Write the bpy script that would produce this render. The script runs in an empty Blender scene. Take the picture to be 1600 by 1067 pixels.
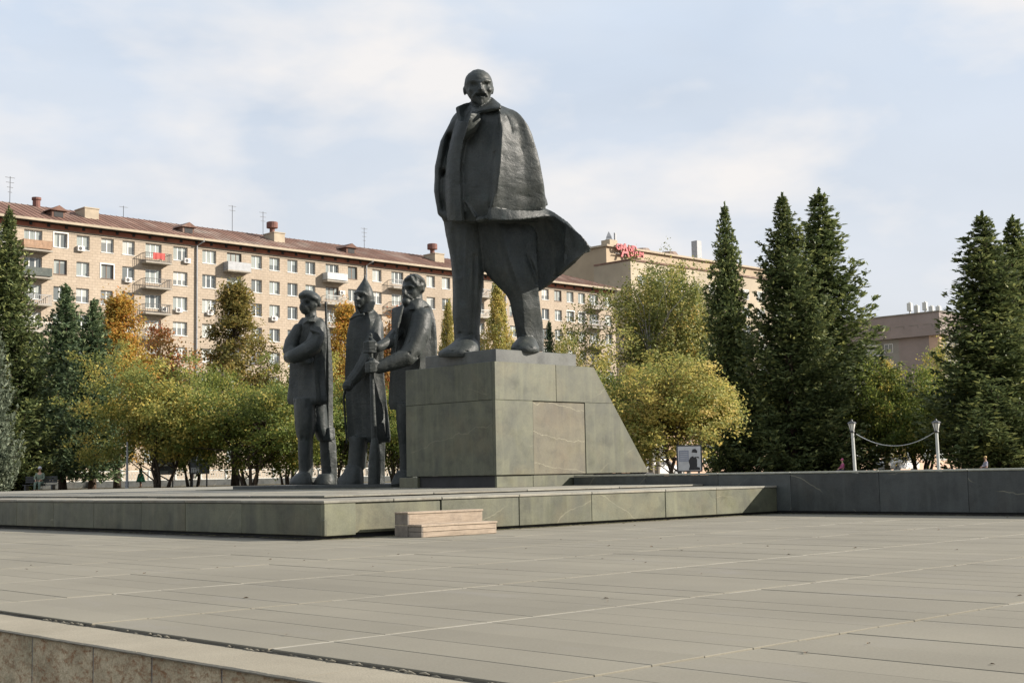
import bpy, bmesh, math, random
import numpy as np
from mathutils import Vector, Matrix, Euler, noise as mnoise

random.seed(7)
rng = np.random.default_rng(7)
scene = bpy.context.scene
col = scene.collection
PI = math.pi

# ------------------------------------------------------------------ camera
FPX = 2113.0                                    # focal length in pixels of a 1600 wide frame
EYE = Vector((0.0, 0.0, 0.95))
HEAD = math.radians(46.0)
PITCH = math.atan((739.5 - 533.5) / FPX)
ROLL = math.atan(0.0185)
_r0 = Vector((math.sin(HEAD), -math.cos(HEAD), 0))
FW = Vector((math.cos(HEAD) * math.cos(PITCH), math.sin(HEAD) * math.cos(PITCH), math.sin(PITCH)))
_u0 = _r0.cross(FW)
RT = _r0 * math.cos(ROLL) - _u0 * math.sin(ROLL)
UP = _u0 * math.cos(ROLL) + _r0 * math.sin(ROLL)
cam_data = bpy.data.cameras.new('camera')
cam = bpy.data.objects.new('camera', cam_data)
col.objects.link(cam)
cam_data.sensor_fit = 'HORIZONTAL'
cam_data.sensor_width = 36.0
cam_data.lens = FPX / 1600.0 * 36.0
cam_data.clip_start = 0.1
cam_data.clip_end = 6000.0
cam.matrix_world = Matrix(((RT.x, UP.x, -FW.x, EYE.x), (RT.y, UP.y, -FW.y, EYE.y), (RT.z, UP.z, -FW.z, EYE.z), (0, 0, 0, 1)))
scene.camera = cam

# ------------------------------------------------------------------ sun and sky
TO_SUN = Vector((1.06, -1.0, 0.70)).normalized()
SUN_EL = math.asin(TO_SUN.z)
SUN_AZ = math.atan2(TO_SUN.x, TO_SUN.y)
sun_data = bpy.data.lights.new('sun', 'SUN')
sun_data.energy = 5.0
sun_data.angle = math.radians(0.6)
sun_data.color = (1.0, 0.91, 0.80)
sun = bpy.data.objects.new('sun', sun_data)
col.objects.link(sun)
sun.rotation_euler = (-TO_SUN).to_track_quat('-Z', 'Y').to_euler()
sun.location = TO_SUN * 100

world = bpy.data.worlds.new('World')
scene.world = world
world.use_nodes = True
wt = world.node_tree
wt.nodes.clear()
def wn(t, **kw):
    n = wt.nodes.new(t)
    for k, v in kw.items(): setattr(n, k, v)
    return n
w_out = wn('ShaderNodeOutputWorld'); w_bg = wn('ShaderNodeBackground')
w_sky = wn('ShaderNodeTexSky', sky_type='NISHITA', sun_disc=False)
w_sky.sun_elevation = SUN_EL; w_sky.sun_rotation = SUN_AZ
w_sky.air_density = 1.0; w_sky.dust_density = 1.5; w_sky.ozone_density = 1.0
w_bg.inputs['Strength'].default_value = 0.050
w_tc = wn('ShaderNodeTexCoord'); w_sep = wn('ShaderNodeSeparateXYZ')
wt.links.new(w_tc.outputs['Generated'], w_sep.inputs[0])
def wmath(op, a, b):
    n = wn('ShaderNodeMath', operation=op)
    for i, v in enumerate((a, b)):
        if isinstance(v, (int, float)): n.inputs[i].default_value = v
        elif v is not None: wt.links.new(v, n.inputs[i])
    return n.outputs[0]
zz = wmath('MAXIMUM', w_sep.outputs['Z'], 0.0)
zz = wmath('ADD', zz, 0.16)
cx = wmath('DIVIDE', w_sep.outputs['X'], zz); cy = wmath('DIVIDE', w_sep.outputs['Y'], zz)
w_cmb = wn('ShaderNodeCombineXYZ')
wt.links.new(cx, w_cmb.inputs[0]); wt.links.new(cy, w_cmb.inputs[1])
def wnoise(scale, detail, rough, dist=0.0, off=(0, 0, 0)):
    m = wn('ShaderNodeMapping'); m.inputs['Location'].default_value = off
    wt.links.new(w_cmb.outputs[0], m.inputs[0])
    n = wn('ShaderNodeTexNoise'); n.inputs['Scale'].default_value = scale; n.inputs['Detail'].default_value = detail
    n.inputs['Roughness'].default_value = rough; n.inputs['Distortion'].default_value = dist
    wt.links.new(m.outputs[0], n.inputs['Vector'])
    return n.outputs[0]
def wramp(v, stops):
    r = wn('ShaderNodeValToRGB')
    while len(r.color_ramp.elements) < len(stops): r.color_ramp.elements.new(0.5)
    for e, (p, c) in zip(r.color_ramp.elements, stops):
        e.position = p; e.color = c if len(c) == 4 else (*c, 1)
    wt.links.new(v, r.inputs[0]); return r.outputs[0]
def wmix(fac, a, b):
    m = wn('ShaderNodeMix', data_type='RGBA')
    for sock, v in ((m.inputs[0], fac), (m.inputs[6], a), (m.inputs[7], b)):
        if isinstance(v, (int, float)): sock.default_value = v
        elif isinstance(v, tuple): sock.default_value = (*v, 1)
        else: wt.links.new(v, sock)
    return m.outputs[2]
w_m2 = wn('ShaderNodeMapping'); w_m2.inputs['Scale'].default_value = (1.0, 1.0, 2.3)
wt.links.new(w_tc.outputs['Generated'], w_m2.inputs[0])
def dnoise(scale, detail, rough, dist=0.0, off=(0, 0, 0)):
    m = wn('ShaderNodeMapping'); m.inputs['Location'].default_value = off
    wt.links.new(w_m2.outputs[0], m.inputs[0])
    n = wn('ShaderNodeTexNoise'); n.inputs['Scale'].default_value = scale; n.inputs['Detail'].default_value = detail
    n.inputs['Roughness'].default_value = rough; n.inputs['Distortion'].default_value = dist
    wt.links.new(m.outputs[0], n.inputs['Vector'])
    return n.outputs[0]
high = wmath('MULTIPLY', w_sep.outputs['Z'], 2.6)
thin = wmix(high, (8.8, 8.8, 8.9), (7.3, 8.5, 10.2))             # thin even cloud: white low down, bluer overhead
veil = wramp(dnoise(2.2, 5, 0.55, 0.5, (3.1, 0.4, 0)), [(0.30, (0.80,) * 3), (0.62, (0.97,) * 3)])
puff = wramp(dnoise(5.2, 5, 0.52, 0.1, (7.3, 2.2, 1)), [(0.45, (0.0,) * 3), (0.66, (0.85,) * 3)])
grey = wramp(dnoise(2.6, 4, 0.5, 0.1, (4.4, 1.2, 2)), [(0.46, (0.0,) * 3), (0.64, (0.65,) * 3)])
skyc = wmix(veil, w_sky.outputs[0], thin)
skyc = wmix(grey, skyc, (7.9, 8.4, 9.1))
skyc = wmix(puff, skyc, (10.3, 9.9, 9.6))
wt.links.new(skyc, w_bg.inputs['Color'])
wt.links.new(w_bg.outputs[0], w_out.inputs[0])

scene.view_settings.view_transform = 'Standard'
scene.view_settings.look = 'None'
scene.view_settings.exposure = 0.90
scene.view_settings.gamma = 1.0
scene.view_settings.use_curve_mapping = False
scene.cycles.max_bounces = 6
scene.cycles.transparent_max_bounces = 8

# ------------------------------------------------------------------ helpers
def at(px, py, dep):
    """point at a given depth (metres along the view axis) seen at a 1600x1067 pixel"""
    return EYE + FW * dep + RT * ((px - 800.0) * dep / FPX) + UP * ((533.5 - py) * dep / FPX)
def project(p):
    d = Vector(p) - EYE; z = d.dot(FW)
    return (800 + FPX * d.dot(RT) / z, 533.5 - FPX * d.dot(UP) / z, z)
def on_z(px, py, z):
    d = at(px, py, 1.0) - EYE
    return EYE + d * ((z - EYE.z) / d.z)

def tag(o, label=None, cat=None, group=None, kind=None):
    if label: o['label'] = label
    if cat: o['category'] = cat
    if group: o['group'] = group
    if kind: o['kind'] = kind
    return o
def link(o, parent=None):
    col.objects.link(o)
    if parent is not None: o.parent = parent
    return o
def empty(name, loc=(0, 0, 0), rz=0.0, label=None, cat=None, group=None):
    o = bpy.data.objects.new(name, None)
    o.empty_display_size = 0.2
    link(o); o.location = loc; o.rotation_euler = (0, 0, rz)
    return tag(o, label, cat, group)
def obj(name, me, parent=None, loc=(0, 0, 0), rot=(0, 0, 0), scale=(1, 1, 1)):
    o = bpy.data.objects.new(name, me)
    link(o, parent); o.location = loc; o.rotation_euler = rot; o.scale = scale
    return o
def mesh_np(name, V, F, mat=None, smooth=False):
    V = np.asarray(V, dtype=np.float32); F = np.asarray(F, dtype=np.int32)
    me = bpy.data.meshes.new(name)
    n, k = F.shape
    me.vertices.add(len(V)); me.vertices.foreach_set('co', V.ravel())
    me.loops.add(n * k); me.loops.foreach_set('vertex_index', F.ravel())
    me.polygons.add(n)
    me.polygons.foreach_set('loop_start', np.arange(0, n * k, k, dtype=np.int32))
    if smooth: me.polygons.foreach_set('use_smooth', np.ones(n, dtype=bool))
    me.update(calc_edges=True)
    if mat: me.materials.append(mat)
    return me

class MB:
    """collects boxes, prisms, tubes into one mesh"""
    def __init__(s): s.V = []; s.F = []; s.mi = []; s.cur = 0
    def _add(s, vs, fs):
        b = len(s.V); s.V.extend([tuple(v) for v in vs])
        for f in fs: s.F.append([b + i for i in f]); s.mi.append(s.cur)
        return s
    def box(s, x0, x1, y0, y1, z0, z1):
        vs = [(x0, y0, z0), (x1, y0, z0), (x1, y1, z0), (x0, y1, z0), (x0, y0, z1), (x1, y0, z1), (x1, y1, z1), (x0, y1, z1)]
        return s._add(vs, [(3, 2, 1, 0), (4, 5, 6, 7), (0, 1, 5, 4), (1, 2, 6, 5), (2, 3, 7, 6), (3, 0, 4, 7)])
    def bbox(s, x0, x1, y0, y1, z0, z1, b):
        """box with chamfered edges"""
        bm = bmesh.new()
        bmesh.ops.create_cube(bm, size=1.0)
        for v in bm.verts:
            v.co = Vector(((x0 + x1) / 2 + v.co.x * (x1 - x0), (y0 + y1) / 2 + v.co.y * (y1 - y0), (z0 + z1) / 2 + v.co.z * (z1 - z0)))
        bmesh.ops.bevel(bm, geom=list(bm.edges), offset=b, segments=1, affect='EDGES', profile=0.5)
        bm.verts.index_update()
        s._add([v.co[:] for v in bm.verts], [[v.index for v in f.verts] for f in bm.faces])
        bm.free(); return s
    def prism(s, pts, axis, a0, a1):
        """polygon (2D pts) extruded along axis x/y/z from a0 to a1"""
        n = len(pts)
        def mk(p, a):
            if axis == 'x': return (a, p[0], p[1])
            if axis == 'y': return (p[0], a, p[1])
            return (p[0], p[1], a)
        vs = [mk(p, a0) for p in pts] + [mk(p, a1) for p in pts]
        fs = [list(range(n))[::-1], list(range(n, 2 * n))] + [[i, (i + 1) % n, n + (i + 1) % n, n + i] for i in range(n)]
        return s._add(vs, fs)
    def tube(s, pts, radii, n=8, cap=True):
        pts = [Vector(p) for p in pts]
        if isinstance(radii, (int, float)): radii = [radii] * len(pts)
        rings = []; b0 = len(s.V); prev = None
        for i, p in enumerate(pts):
            t = (pts[min(i + 1, len(pts) - 1)] - pts[max(i - 1, 0)]).normalized()
            a = prev if prev is not None else (Vector((1, 0, 0)) if abs(t.x) < 0.8 else Vector((0, 1, 0)))
            a = (a - t * a.dot(t)).normalized(); prev = a; b = t.cross(a)
            rings.append([p + (a * math.cos(2 * PI * k / n) + b * math.sin(2 * PI * k / n)) * radii[i] for k in range(n)])
        vs = [v for r in rings for v in r]; fs = []
        for i in range(len(pts) - 1):
            for k in range(n):
                fs.append((i * n + k, i * n + (k + 1) % n, (i + 1) * n + (k + 1) % n, (i + 1) * n + k))
        if cap:
            fs.append(tuple(range(n))[::-1]); fs.append(tuple((len(pts) - 1) * n + k for k in range(n)))
        return s._add(vs, fs)
    def lathe(s, prof, c=(0, 0, 0), n=12):
        """prof = [(r,z)...] about a vertical axis"""
        vs = []; fs = []
        for r, z in prof:
            for k in range(n): vs.append((c[0] + r * math.cos(2 * PI * k / n), c[1] + r * math.sin(2 * PI * k / n), c[2] + z))
        for i in range(len(prof) - 1):
            for k in range(n): fs.append((i * n + k, i * n + (k + 1) % n, (i + 1) * n + (k + 1) % n, (i + 1) * n + k))
        fs.append(tuple(range(n))[::-1]); fs.append(tuple((len(prof) - 1) * n + k for k in range(n)))
        return s._add(vs, fs)
    def quad(s, a, b, c, d): return s._add([a, b, c, d], [(0, 1, 2, 3)])
    def mesh(s, name, *mats, smooth=False):
        me = bpy.data.meshes.new(name)
        me.from_pydata(s.V, [], s.F)
        for m in mats: me.materials.append(m)
        if len(mats) > 1: me.polygons.foreach_set('material_index', s.mi)
        if smooth: me.polygons.foreach_set('use_smooth', [True] * len(me.polygons))
        me.update(); return me
    def build(s, name, mat, parent=None, loc=(0, 0, 0), smooth=False, rot=(0, 0, 0)):
        return obj(name, s.mesh(name, mat, smooth=smooth), parent, loc, rot)

# ------------------------------------------------------------------ materials
class NT:
    def __init__(s, name):
        s.m = bpy.data.materials.new(name); s.m.use_nodes = True
        s.t = s.m.node_tree; s.p = s.t.nodes['Principled BSDF']; s.out = s.t.nodes['Material Output']
        s.coord = None
    def n(s, t, **kw):
        x = s.t.nodes.new(t)
        for k, v in kw.items(): setattr(x, k, v)
        return x
    def l(s, a, b): s.t.links.new(a, b)
    def setin(s, sock, v):
        if isinstance(v, (int, float)): sock.default_value = v
        elif isinstance(v, tuple): sock.default_value = v if len(v) == len(sock.default_value) else (*v, 1)
        else: s.l(v, sock)
    def geo(s):
        return s.n('ShaderNodeNewGeometry').outputs['Position']
    def objc(s): return s.n('ShaderNodeTexCoord').outputs['Object']
    def mapping(s, v, scale=(1, 1, 1), loc=(0, 0, 0), rot=(0, 0, 0)):
        m = s.n('ShaderNodeMapping'); s.l(v, m.inputs[0])
        m.inputs['Scale'].default_value = scale; m.inputs['Location'].default_value = loc; m.inputs['Rotation'].default_value = rot
        return m.outputs[0]
    def noise(s, v, scale, detail=4, rough=0.5, dist=0.0):
        x = s.n('ShaderNodeTexNoise'); s.l(v, x.inputs['Vector'])
        x.inputs['Scale'].default_value = scale; x.inputs['Detail'].default_value = detail
        x.inputs['Roughness'].default_value = rough; x.inputs['Distortion'].default_value = dist
        return x.outputs[0]
    def voro(s, v, scale, feature='F1'):
        x = s.n('ShaderNodeTexVoronoi', feature=feature); s.l(v, x.inputs['Vector']); x.inputs['Scale'].default_value = scale
        return x.outputs['Distance']
    def ramp(s, v, stops):
        r = s.n('ShaderNodeValToRGB')
        while len(r.color_ramp.elements) < len(stops): r.color_ramp.elements.new(0.5)
        for e, (p, c) in zip(r.color_ramp.elements, stops):
            e.position = p
            c = (c, c, c) if isinstance(c, (int, float)) else c
            e.color = (*c, 1)
        s.l(v, r.inputs[0]); return r.outputs[0]
    def mix(s, fac, a, b, mode='MIX'):
        m = s.n('ShaderNodeMix', data_type='RGBA', blend_type=mode)
        s.setin(m.inputs[0], fac); s.setin(m.inputs[6], a); s.setin(m.inputs[7], b)
        return m.outputs[2]
    def math(s, op, a, b=0.0):
        m = s.n('ShaderNodeMath', operation=op); s.setin(m.inputs[0], a); s.setin(m.inputs[1], b); return m.outputs[0]
    def rand(s): return s.n('ShaderNodeObjectInfo').outputs['Random']
    def attr(s, name): return s.n('ShaderNodeAttribute', attribute_name=name).outputs['Fac']
    def bump(s, h, strength=0.3, dist=0.02):
        b = s.n('ShaderNodeBump'); b.inputs['Strength'].default_value = strength; b.inputs['Distance'].default_value = dist
        s.l(h, b.inputs['Height']); s.l(b.outputs[0], s.p.inputs['Normal'])
    def set(s, **kw):
        names = dict(base='Base Color', rough='Roughness', metal='Metallic', spec='Specular IOR Level', alpha='Alpha', trans='Transmission Weight')
        for k, v in kw.items(): s.setin(s.p.inputs[names[k]], v)
        return s.m
def plain(name, c, rough=0.6, metal=0.0, var=0.12, scale=3.0, spec=0.5):
    t = NT(name); g = t.objc()
    n = t.noise(g, scale, 5, 0.6)
    f = t.ramp(n, [(0.3, 1 - var), (0.7, 1 + var * 0.6)])
    return t.set(base=t.mix(1.0, c, f, 'MULTIPLY'), rough=rough, metal=metal, spec=spec)

MAT = {}
def m_concrete():
    t = NT('plaza_concrete'); g = t.geo()
    big = t.ramp(t.noise(g, 0.35, 5, 0.6), [(0.3, (0.160, 0.149, 0.117)), (0.7, (0.202, 0.188, 0.147))])
    r = t.ramp(t.rand(), [(0.0, 0.935), (1.0, 1.035)])
    c = t.mix(1.0, big, r, 'MULTIPLY')
    fine = t.ramp(t.noise(g, 60, 3, 0.7), [(0.3, 0.90), (0.7, 1.07)])
    c = t.mix(1.0, c, fine, 'MULTIPLY')
    stain = t.ramp(t.noise(t.mapping(g, (1, 0.5, 1)), 1.6, 6, 0.65, 0.5), [(0.56, 0.0), (0.75, 0.4)])
    c = t.mix(stain, c, (0.20, 0.19, 0.17))
    dirt = t.ramp(t.noise(g, 7, 4, 0.6), [(0.62, 0.0), (0.74, 0.22)])
    c = t.mix(dirt, c, (0.22, 0.19, 0.15))
    t.bump(t.noise(g, 45, 4, 0.6), 0.25, 0.004)
    return t.set(base=c, rough=0.85, spec=0.3)
MAT['concrete'] = m_concrete()
MAT['mortar'] = plain('pale_mortar', (0.300, 0.282, 0.232), 0.9, var=0.25, scale=6)
MAT['dark_bed'] = plain('dark_joint_bed', (0.120, 0.110, 0.088), 0.95, var=0.6, scale=1.2)
def m_granite(name, base, dark, vein=0.5, rough=0.5, streak=0.3, level=None):
    t = NT(name); g = t.geo()
    off = t.n('ShaderNodeVectorMath', operation='ADD'); t.l(g, off.inputs[0])
    comb = t.n('ShaderNodeCombineXYZ'); rr = t.math('MULTIPLY', t.rand(), 37.0)
    for i in range(3): t.l(rr, comb.inputs[i])
    t.l(comb.outputs[0], off.inputs[1]); go = off.outputs[0]
    n1 = t.ramp(t.noise(go, 1.4, 6, 0.62, 0.4), [(0.3, dark), (0.7, base)])
    rv = t.ramp(t.rand(), [(0.0, 0.80), (1.0, 1.18)])
    c = t.mix(1.0, n1, rv, 'MULTIPLY')
    warm = t.ramp(t.noise(go, 0.9, 4, 0.6), [(0.5, 0.0), (0.72, 0.45)])
    c = t.mix(warm, c, (base[0] * 1.10, base[1] * 0.88, base[2] * 0.72))
    fine = t.ramp(t.noise(g, 38, 4, 0.7), [(0.3, 0.84), (0.7, 1.14)])
    c = t.mix(1.0, c, fine, 'MULTIPLY')
    blot = t.ramp(t.noise(go, 2.3, 7, 0.7, 0.5), [(0.34, 0.62), (0.5, 1.0), (0.72, 1.18)])
    c = t.mix(0.75, c, t.mix(1.0, c, blot, 'MULTIPLY'))
    # rain streaks running down
    st = t.ramp(t.noise(t.mapping(go, (3.2, 3.2, 0.22)), 1.7, 4, 0.6), [(0.5, 0.0), (0.75, streak)])
    c = t.mix(st, c, (base[0] * 1.7, base[1] * 1.7, base[2] * 1.6))
    # thin pale veins: nearly straight, few, slightly wandering
    sp = t.n('ShaderNodeSeparateXYZ'); t.l(go, sp.inputs[0])
    hx = t.math('ADD', sp.outputs[0], sp.outputs[1])
    wob = t.math('MULTIPLY', t.noise(go, 0.8, 4, 0.55), 0.55)
    slope = t.math('SUBTRACT', t.rand(), 0.38) if level is None else 0.16
    if level is not None: sp = t.n('ShaderNodeSeparateXYZ'); t.l(g, sp.inputs[0]); hx = sp.outputs[0]; wob = t.math('MULTIPLY', t.noise(g, 1.6, 4, 0.6), 0.55)
    ln = t.math('ADD', t.math('ADD', t.math('MULTIPLY', hx, slope), t.math('MULTIPLY', sp.outputs[2], 0.75 if level is None else level)), wob)
    v = t.math('ABSOLUTE', t.math('SUBTRACT', t.math('FRACT', ln, 0.0), 0.5))
    vm = t.ramp(v, [(0.0, vein), (0.004, vein * 0.6), (0.010, 0.0)])
    br = t.ramp(t.noise(go, 0.9, 3, 0.6), [(0.46, 0.0), (0.56, 1.0)] if level is None else [(0.1, 1.0), (0.9, 1.0)])
    vm = t.mix(1.0, vm, br, 'MULTIPLY')
    c = t.mix(vm, c, (0.34, 0.32, 0.22))
    t.bump(t.noise(g, 30, 5, 0.65), 0.2, 0.006)
    ro = t.ramp(t.noise(go, 2.5, 4, 0.6), [(0.3, rough - 0.08), (0.7, rough + 0.14)])
    return t.set(base=c, rough=ro, spec=0.45)
MAT['granite'] = m_granite('green_gabbro', (0.112, 0.114, 0.070), (0.060, 0.065, 0.046), 0.28, 0.48, 0.30)
MAT['granite_vein'] = m_granite('veined_gabbro', (0.106, 0.096, 0.060), (0.066, 0.060, 0.042), 0.70, 0.48, 0.30, 1.35)
MAT['granite_mid'] = m_granite('grey_gabbro', (0.088, 0.093, 0.083), (0.052, 0.057, 0.054), 0.2, 0.45, 0.2)
MAT['granite_dark'] = m_granite('dark_gabbro', (0.058, 0.066, 0.064), (0.038, 0.044, 0.044), 0.5, 0.42, 0.28)
MAT['top_stone'] = m_granite('pale_top_stone', (0.225, 0.215, 0.175), (0.17, 0.165, 0.135), 0.2, 0.7, 0.1)
MAT['granite_lit_edge'] = plain('sunlit_edge_stone', (0.34, 0.34, 0.28), 0.6, var=0.25, scale=8)  # pale colour paints in the lit top edge of the dark wall
MAT['joint_grey'] = plain('grey_joint_mortar', (0.20, 0.20, 0.20), 0.95, var=0.3, scale=8)
MAT['recess'] = plain('dark_recess_stone', (0.030, 0.030, 0.030), 0.8, var=0.3)
def m_parapet():
    t = NT('rust_stained_stone'); g = t.geo()
    n = t.ramp(t.noise(g, 3.0, 7, 0.7, 0.6), [(0.3, (0.34, 0.28, 0.18)), (0.55, (0.56, 0.46, 0.30)), (0.75, (0.66, 0.57, 0.39))])
    rust = t.ramp(t.noise(t.mapping(g, (1, 1, 1.9)), 13, 8, 0.78, 0.4), [(0.48, 0.0), (0.62, 0.9)])
    c = t.mix(rust, n, (0.27, 0.135, 0.06))
    moss = t.ramp(t.noise(g, 2.2, 5, 0.6), [(0.55, 0.0), (0.7, 0.5)])
    c = t.mix(moss, c, (0.20, 0.20, 0.13))
    fine = t.ramp(t.noise(g, 70, 4, 0.7), [(0.3, 0.75), (0.7, 1.2)])
    c = t.mix(1.0, c, fine, 'MULTIPLY')
    t.bump(t.noise(g, 16, 7, 0.72), 0.8, 0.03)
    return t.set(base=c, rough=0.85, spec=0.25)
MAT['parapet'] = m_parapet()
MAT['moss'] = plain('dry_moss', (0.105, 0.098, 0.042), 0.95, var=0.5, scale=14)
def m_coping():
    t = NT('sandy_coping_stone'); g = t.geo()
    c = t.ramp(t.noise(g, 1.3, 6, 0.6), [(0.3, (0.225, 0.203, 0.155)), (0.7, (0.295, 0.268, 0.208))])
    fine = t.ramp(t.noise(g, 90, 3, 0.75), [(0.25, 0.72), (0.75, 1.15)])
    c = t.mix(1.0, c, fine, 'MULTIPLY')
    st = t.ramp(t.noise(g, 3.5, 5, 0.7), [(0.58, 0.0), (0.72, 0.3)])
    c = t.mix(st, c, (0.25, 0.22, 0.17))
    t.bump(t.noise(g, 80, 4, 0.7), 0.5, 0.006)
    return t.set(base=c, rough=0.9, spec=0.2)
MAT['coping'] = m_coping()
def m_bronze():
    t = NT('dark_patinated_bronze'); g = t.geo()
    c = t.ramp(t.noise(g, 1.1, 6, 0.65, 0.3), [(0.3, (0.018, 0.024, 0.025)), (0.7, (0.044, 0.049, 0.045))])
    st = t.ramp(t.noise(t.mapping(g, (2.5, 2.5, 0.3)), 1.5, 5, 0.65), [(0.5, 0.0), (0.75, 0.5)])
    c = t.mix(st, c, (0.080, 0.083, 0.072))
    pat = t.ramp(t.noise(g, 3.4, 5, 0.7), [(0.56, 0.0), (0.74, 0.45)])
    c = t.mix(pat, c, (0.030, 0.050, 0.046))
    fine = t.ramp(t.noise(g, 22, 5, 0.7), [(0.3, 0.78), (0.7, 1.2)])
    c = t.mix(1.0, c, fine, 'MULTIPLY')
    h = t.math('ADD', t.math('MULTIPLY', t.noise(g, 7, 5, 0.65, 0.3), 1.0), t.math('MULTIPLY', t.noise(t.mapping(g, (1, 1, 1.6)), 2.6, 4, 0.6, 0.8), 1.6))
    vr = t.n('ShaderNodeTexVoronoi', feature='SMOOTH_F1'); t.l(t.mapping(g, (1, 1, 0.8)), vr.inputs['Vector']); vr.inputs['Scale'].default_value = 3.2
    h = t.math('ADD', h, t.math('MULTIPLY', vr.outputs['Distance'], 2.2))
    t.bump(h, 0.38, 0.035)
    return t.set(base=c, rough=0.52, metal=0.0, spec=0.34)
MAT['bronze'] = m_bronze()
def m_wood():
    t = NT('weathered_planks'); g = t.geo()
    n = t.ramp(t.noise(t.mapping(g, (1.2, 14, 14)), 3.0, 6, 0.65, 0.3), [(0.3, (0.23, 0.18, 0.132)), (0.7, (0.36, 0.295, 0.228))])
    c = t.mix(1.0, n, t.ramp(t.rand(), [(0, 0.85), (1, 1.1)]), 'MULTIPLY')
    st = t.ramp(t.noise(g, 5, 6, 0.75), [(0.48, 0.0), (0.68, 0.6)])
    c = t.mix(st, c, (0.17, 0.14, 0.11))
    t.bump(t.noise(t.mapping(g, (1, 20, 20)), 3.0, 5, 0.6), 0.4, 0.006)
    return t.set(base=c, rough=0.8, spec=0.25)
MAT['wood'] = m_wood()
MAT['wood_grey'] = plain('greyed_end_boards', (0.20, 0.175, 0.145), 0.85, var=0.3, scale=9)
def m_facade():
    t = NT('tan_brick_facade'); g = t.geo()
    mp = t.mapping(g, (1, 1, 1), rot=(PI / 2, 0, 0))
    b = t.n('ShaderNodeTexBrick'); t.l(mp, b.inputs['Vector'])
    b.inputs['Scale'].default_value = 1.0
    b.inputs['Color1'].default_value = (0.42, 0.350, 0.272, 1); b.inputs['Color2'].default_value = (0.39, 0.322, 0.247, 1)
    b.inputs['Mortar'].default_value = (0.33, 0.275, 0.213, 1)
    b.inputs['Brick Width'].default_value = 0.62; b.inputs['Row Height'].default_value = 0.31; b.inputs['Mortar Size'].default_value = 0.035
    big = t.ramp(t.noise(t.mapping(g, (1, 1, 0.6)), 0.22, 5, 0.6), [(0.3, 0.86), (0.7, 1.08)])
    c = t.mix(1.0, b.outputs['Color'], big, 'MULTIPLY')
    st = t.ramp(t.noise(t.mapping(g, (1, 1, 0.15)), 0.9, 5, 0.65), [(0.55, 0.0), (0.78, 0.35)])
    c = t.mix(st, c, (0.28, 0.22, 0.15))
    sp = t.ramp(t.noise(g, 2.3, 3, 0.6), [(0.3, 0.92), (0.7, 1.06)])
    return t.set(base=t.mix(1.0, c, sp, 'MULTIPLY'), rough=0.9, spec=0.2)
MAT['facade'] = m_facade()
MAT['frieze'] = plain('red_frieze_paint', (0.36, 0.135, 0.085), 0.85, var=0.35, scale=0.6)
MAT['soffit'] = plain('weathered_soffit', (0.20, 0.18, 0.15), 0.9, var=0.3, scale=1.0)
MAT['cornice'] = plain('cream_cornice', (0.38, 0.32, 0.235), 0.85, var=0.2, scale=0.7)
def m_roof():
    t = NT('rusty_sheet_roof'); g = t.geo()
    c = t.ramp(t.noise(g, 0.16, 6, 0.65), [(0.3, (0.150, 0.086, 0.066)), (0.52, (0.190, 0.116, 0.090)), (0.70, (0.28, 0.235, 0.20))])
    s2 = t.ramp(t.noise(t.mapping(g, (0.9, 0.12, 0.12)), 1.1, 4, 0.6), [(0.45, 0.80), (0.6, 1.12)])
    return t.set(base=t.mix(1.0, c, s2, 'MULTIPLY'), rough=0.8, spec=0.15)
MAT['roof'] = m_roof()
MAT['white_frame'] = plain('white_window_frame', (0.62, 0.62, 0.59), 0.5, var=0.1)
MAT['brown_frame'] = plain('brown_window_frame', (0.13, 0.085, 0.06), 0.6, var=0.2)
def m_pane():
    t = NT('glass_sky_tone_over_curtains'); o = t.objc()
    r = t.rand()
    c = t.ramp(r, [(0.0, (0.12, 0.14, 0.14)), (0.3, (0.26, 0.29, 0.28)), (0.7, (0.37, 0.40, 0.37)), (1.0, (0.50, 0.50, 0.46))])  # pale tones stand for curtains plus a painted-in sky reflection
    sx = t.n('ShaderNodeSeparateXYZ'); t.l(o, sx.inputs[0])
    r2 = t.math('FRACT', t.math('MULTIPLY', r, 7.31)); r3 = t.math('FRACT', t.math('MULTIPLY', r, 23.7))
    drawn = t.math('GREATER_THAN', sx.outputs[0], t.math('MULTIPLY', t.math('SUBTRACT', r2, 0.62), 2.4))      # curtain pulled part way
    blind = t.math('GREATER_THAN', sx.outputs[2], t.math('MULTIPLY', t.math('SUBTRACT', r3, 0.25), 1.9))      # blind let down part way
    open_ = t.math('MULTIPLY', drawn, t.math('SUBTRACT', 1.0, blind))
    c = t.mix(t.math('MULTIPLY', open_, 0.72), c, (0.07, 0.08, 0.085))
    fold = t.ramp(t.noise(t.mapping(o, (6, 1, 0.3)), 1.4, 3, 0.5), [(0.35, 0.75), (0.65, 1.08)])
    t.bump(t.noise(o, 1.1, 2, 0.5), 0.08, 0.05)
    return t.set(base=t.mix(1.0, c, fold, 'MULTIPLY'), rough=0.06, spec=0.8)
MAT['pane'] = m_pane()
MAT['metal_grey'] = plain('grey_painted_metal', (0.30, 0.31, 0.32), 0.5, var=0.2)
MAT['metal_dark'] = plain('dark_painted_metal', (0.045, 0.047, 0.05), 0.5, var=0.3)
MAT['metal_white'] = plain('white_painted_metal', (0.52, 0.53, 0.50), 0.5, var=0.2, scale=8)
MAT['balcony_slab'] = plain('stained_balcony_slab', (0.33, 0.30, 0.25), 0.9, var=0.3, scale=1.5)
MAT['balcony_wood'] = plain('orange_balcony_boards', (0.34, 0.215, 0.135), 0.8, var=0.3, scale=2)
MAT['balcony_green'] = plain('dark_green_balcony_boards', (0.07, 0.085, 0.075), 0.7, var=0.3, scale=2)
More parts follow.
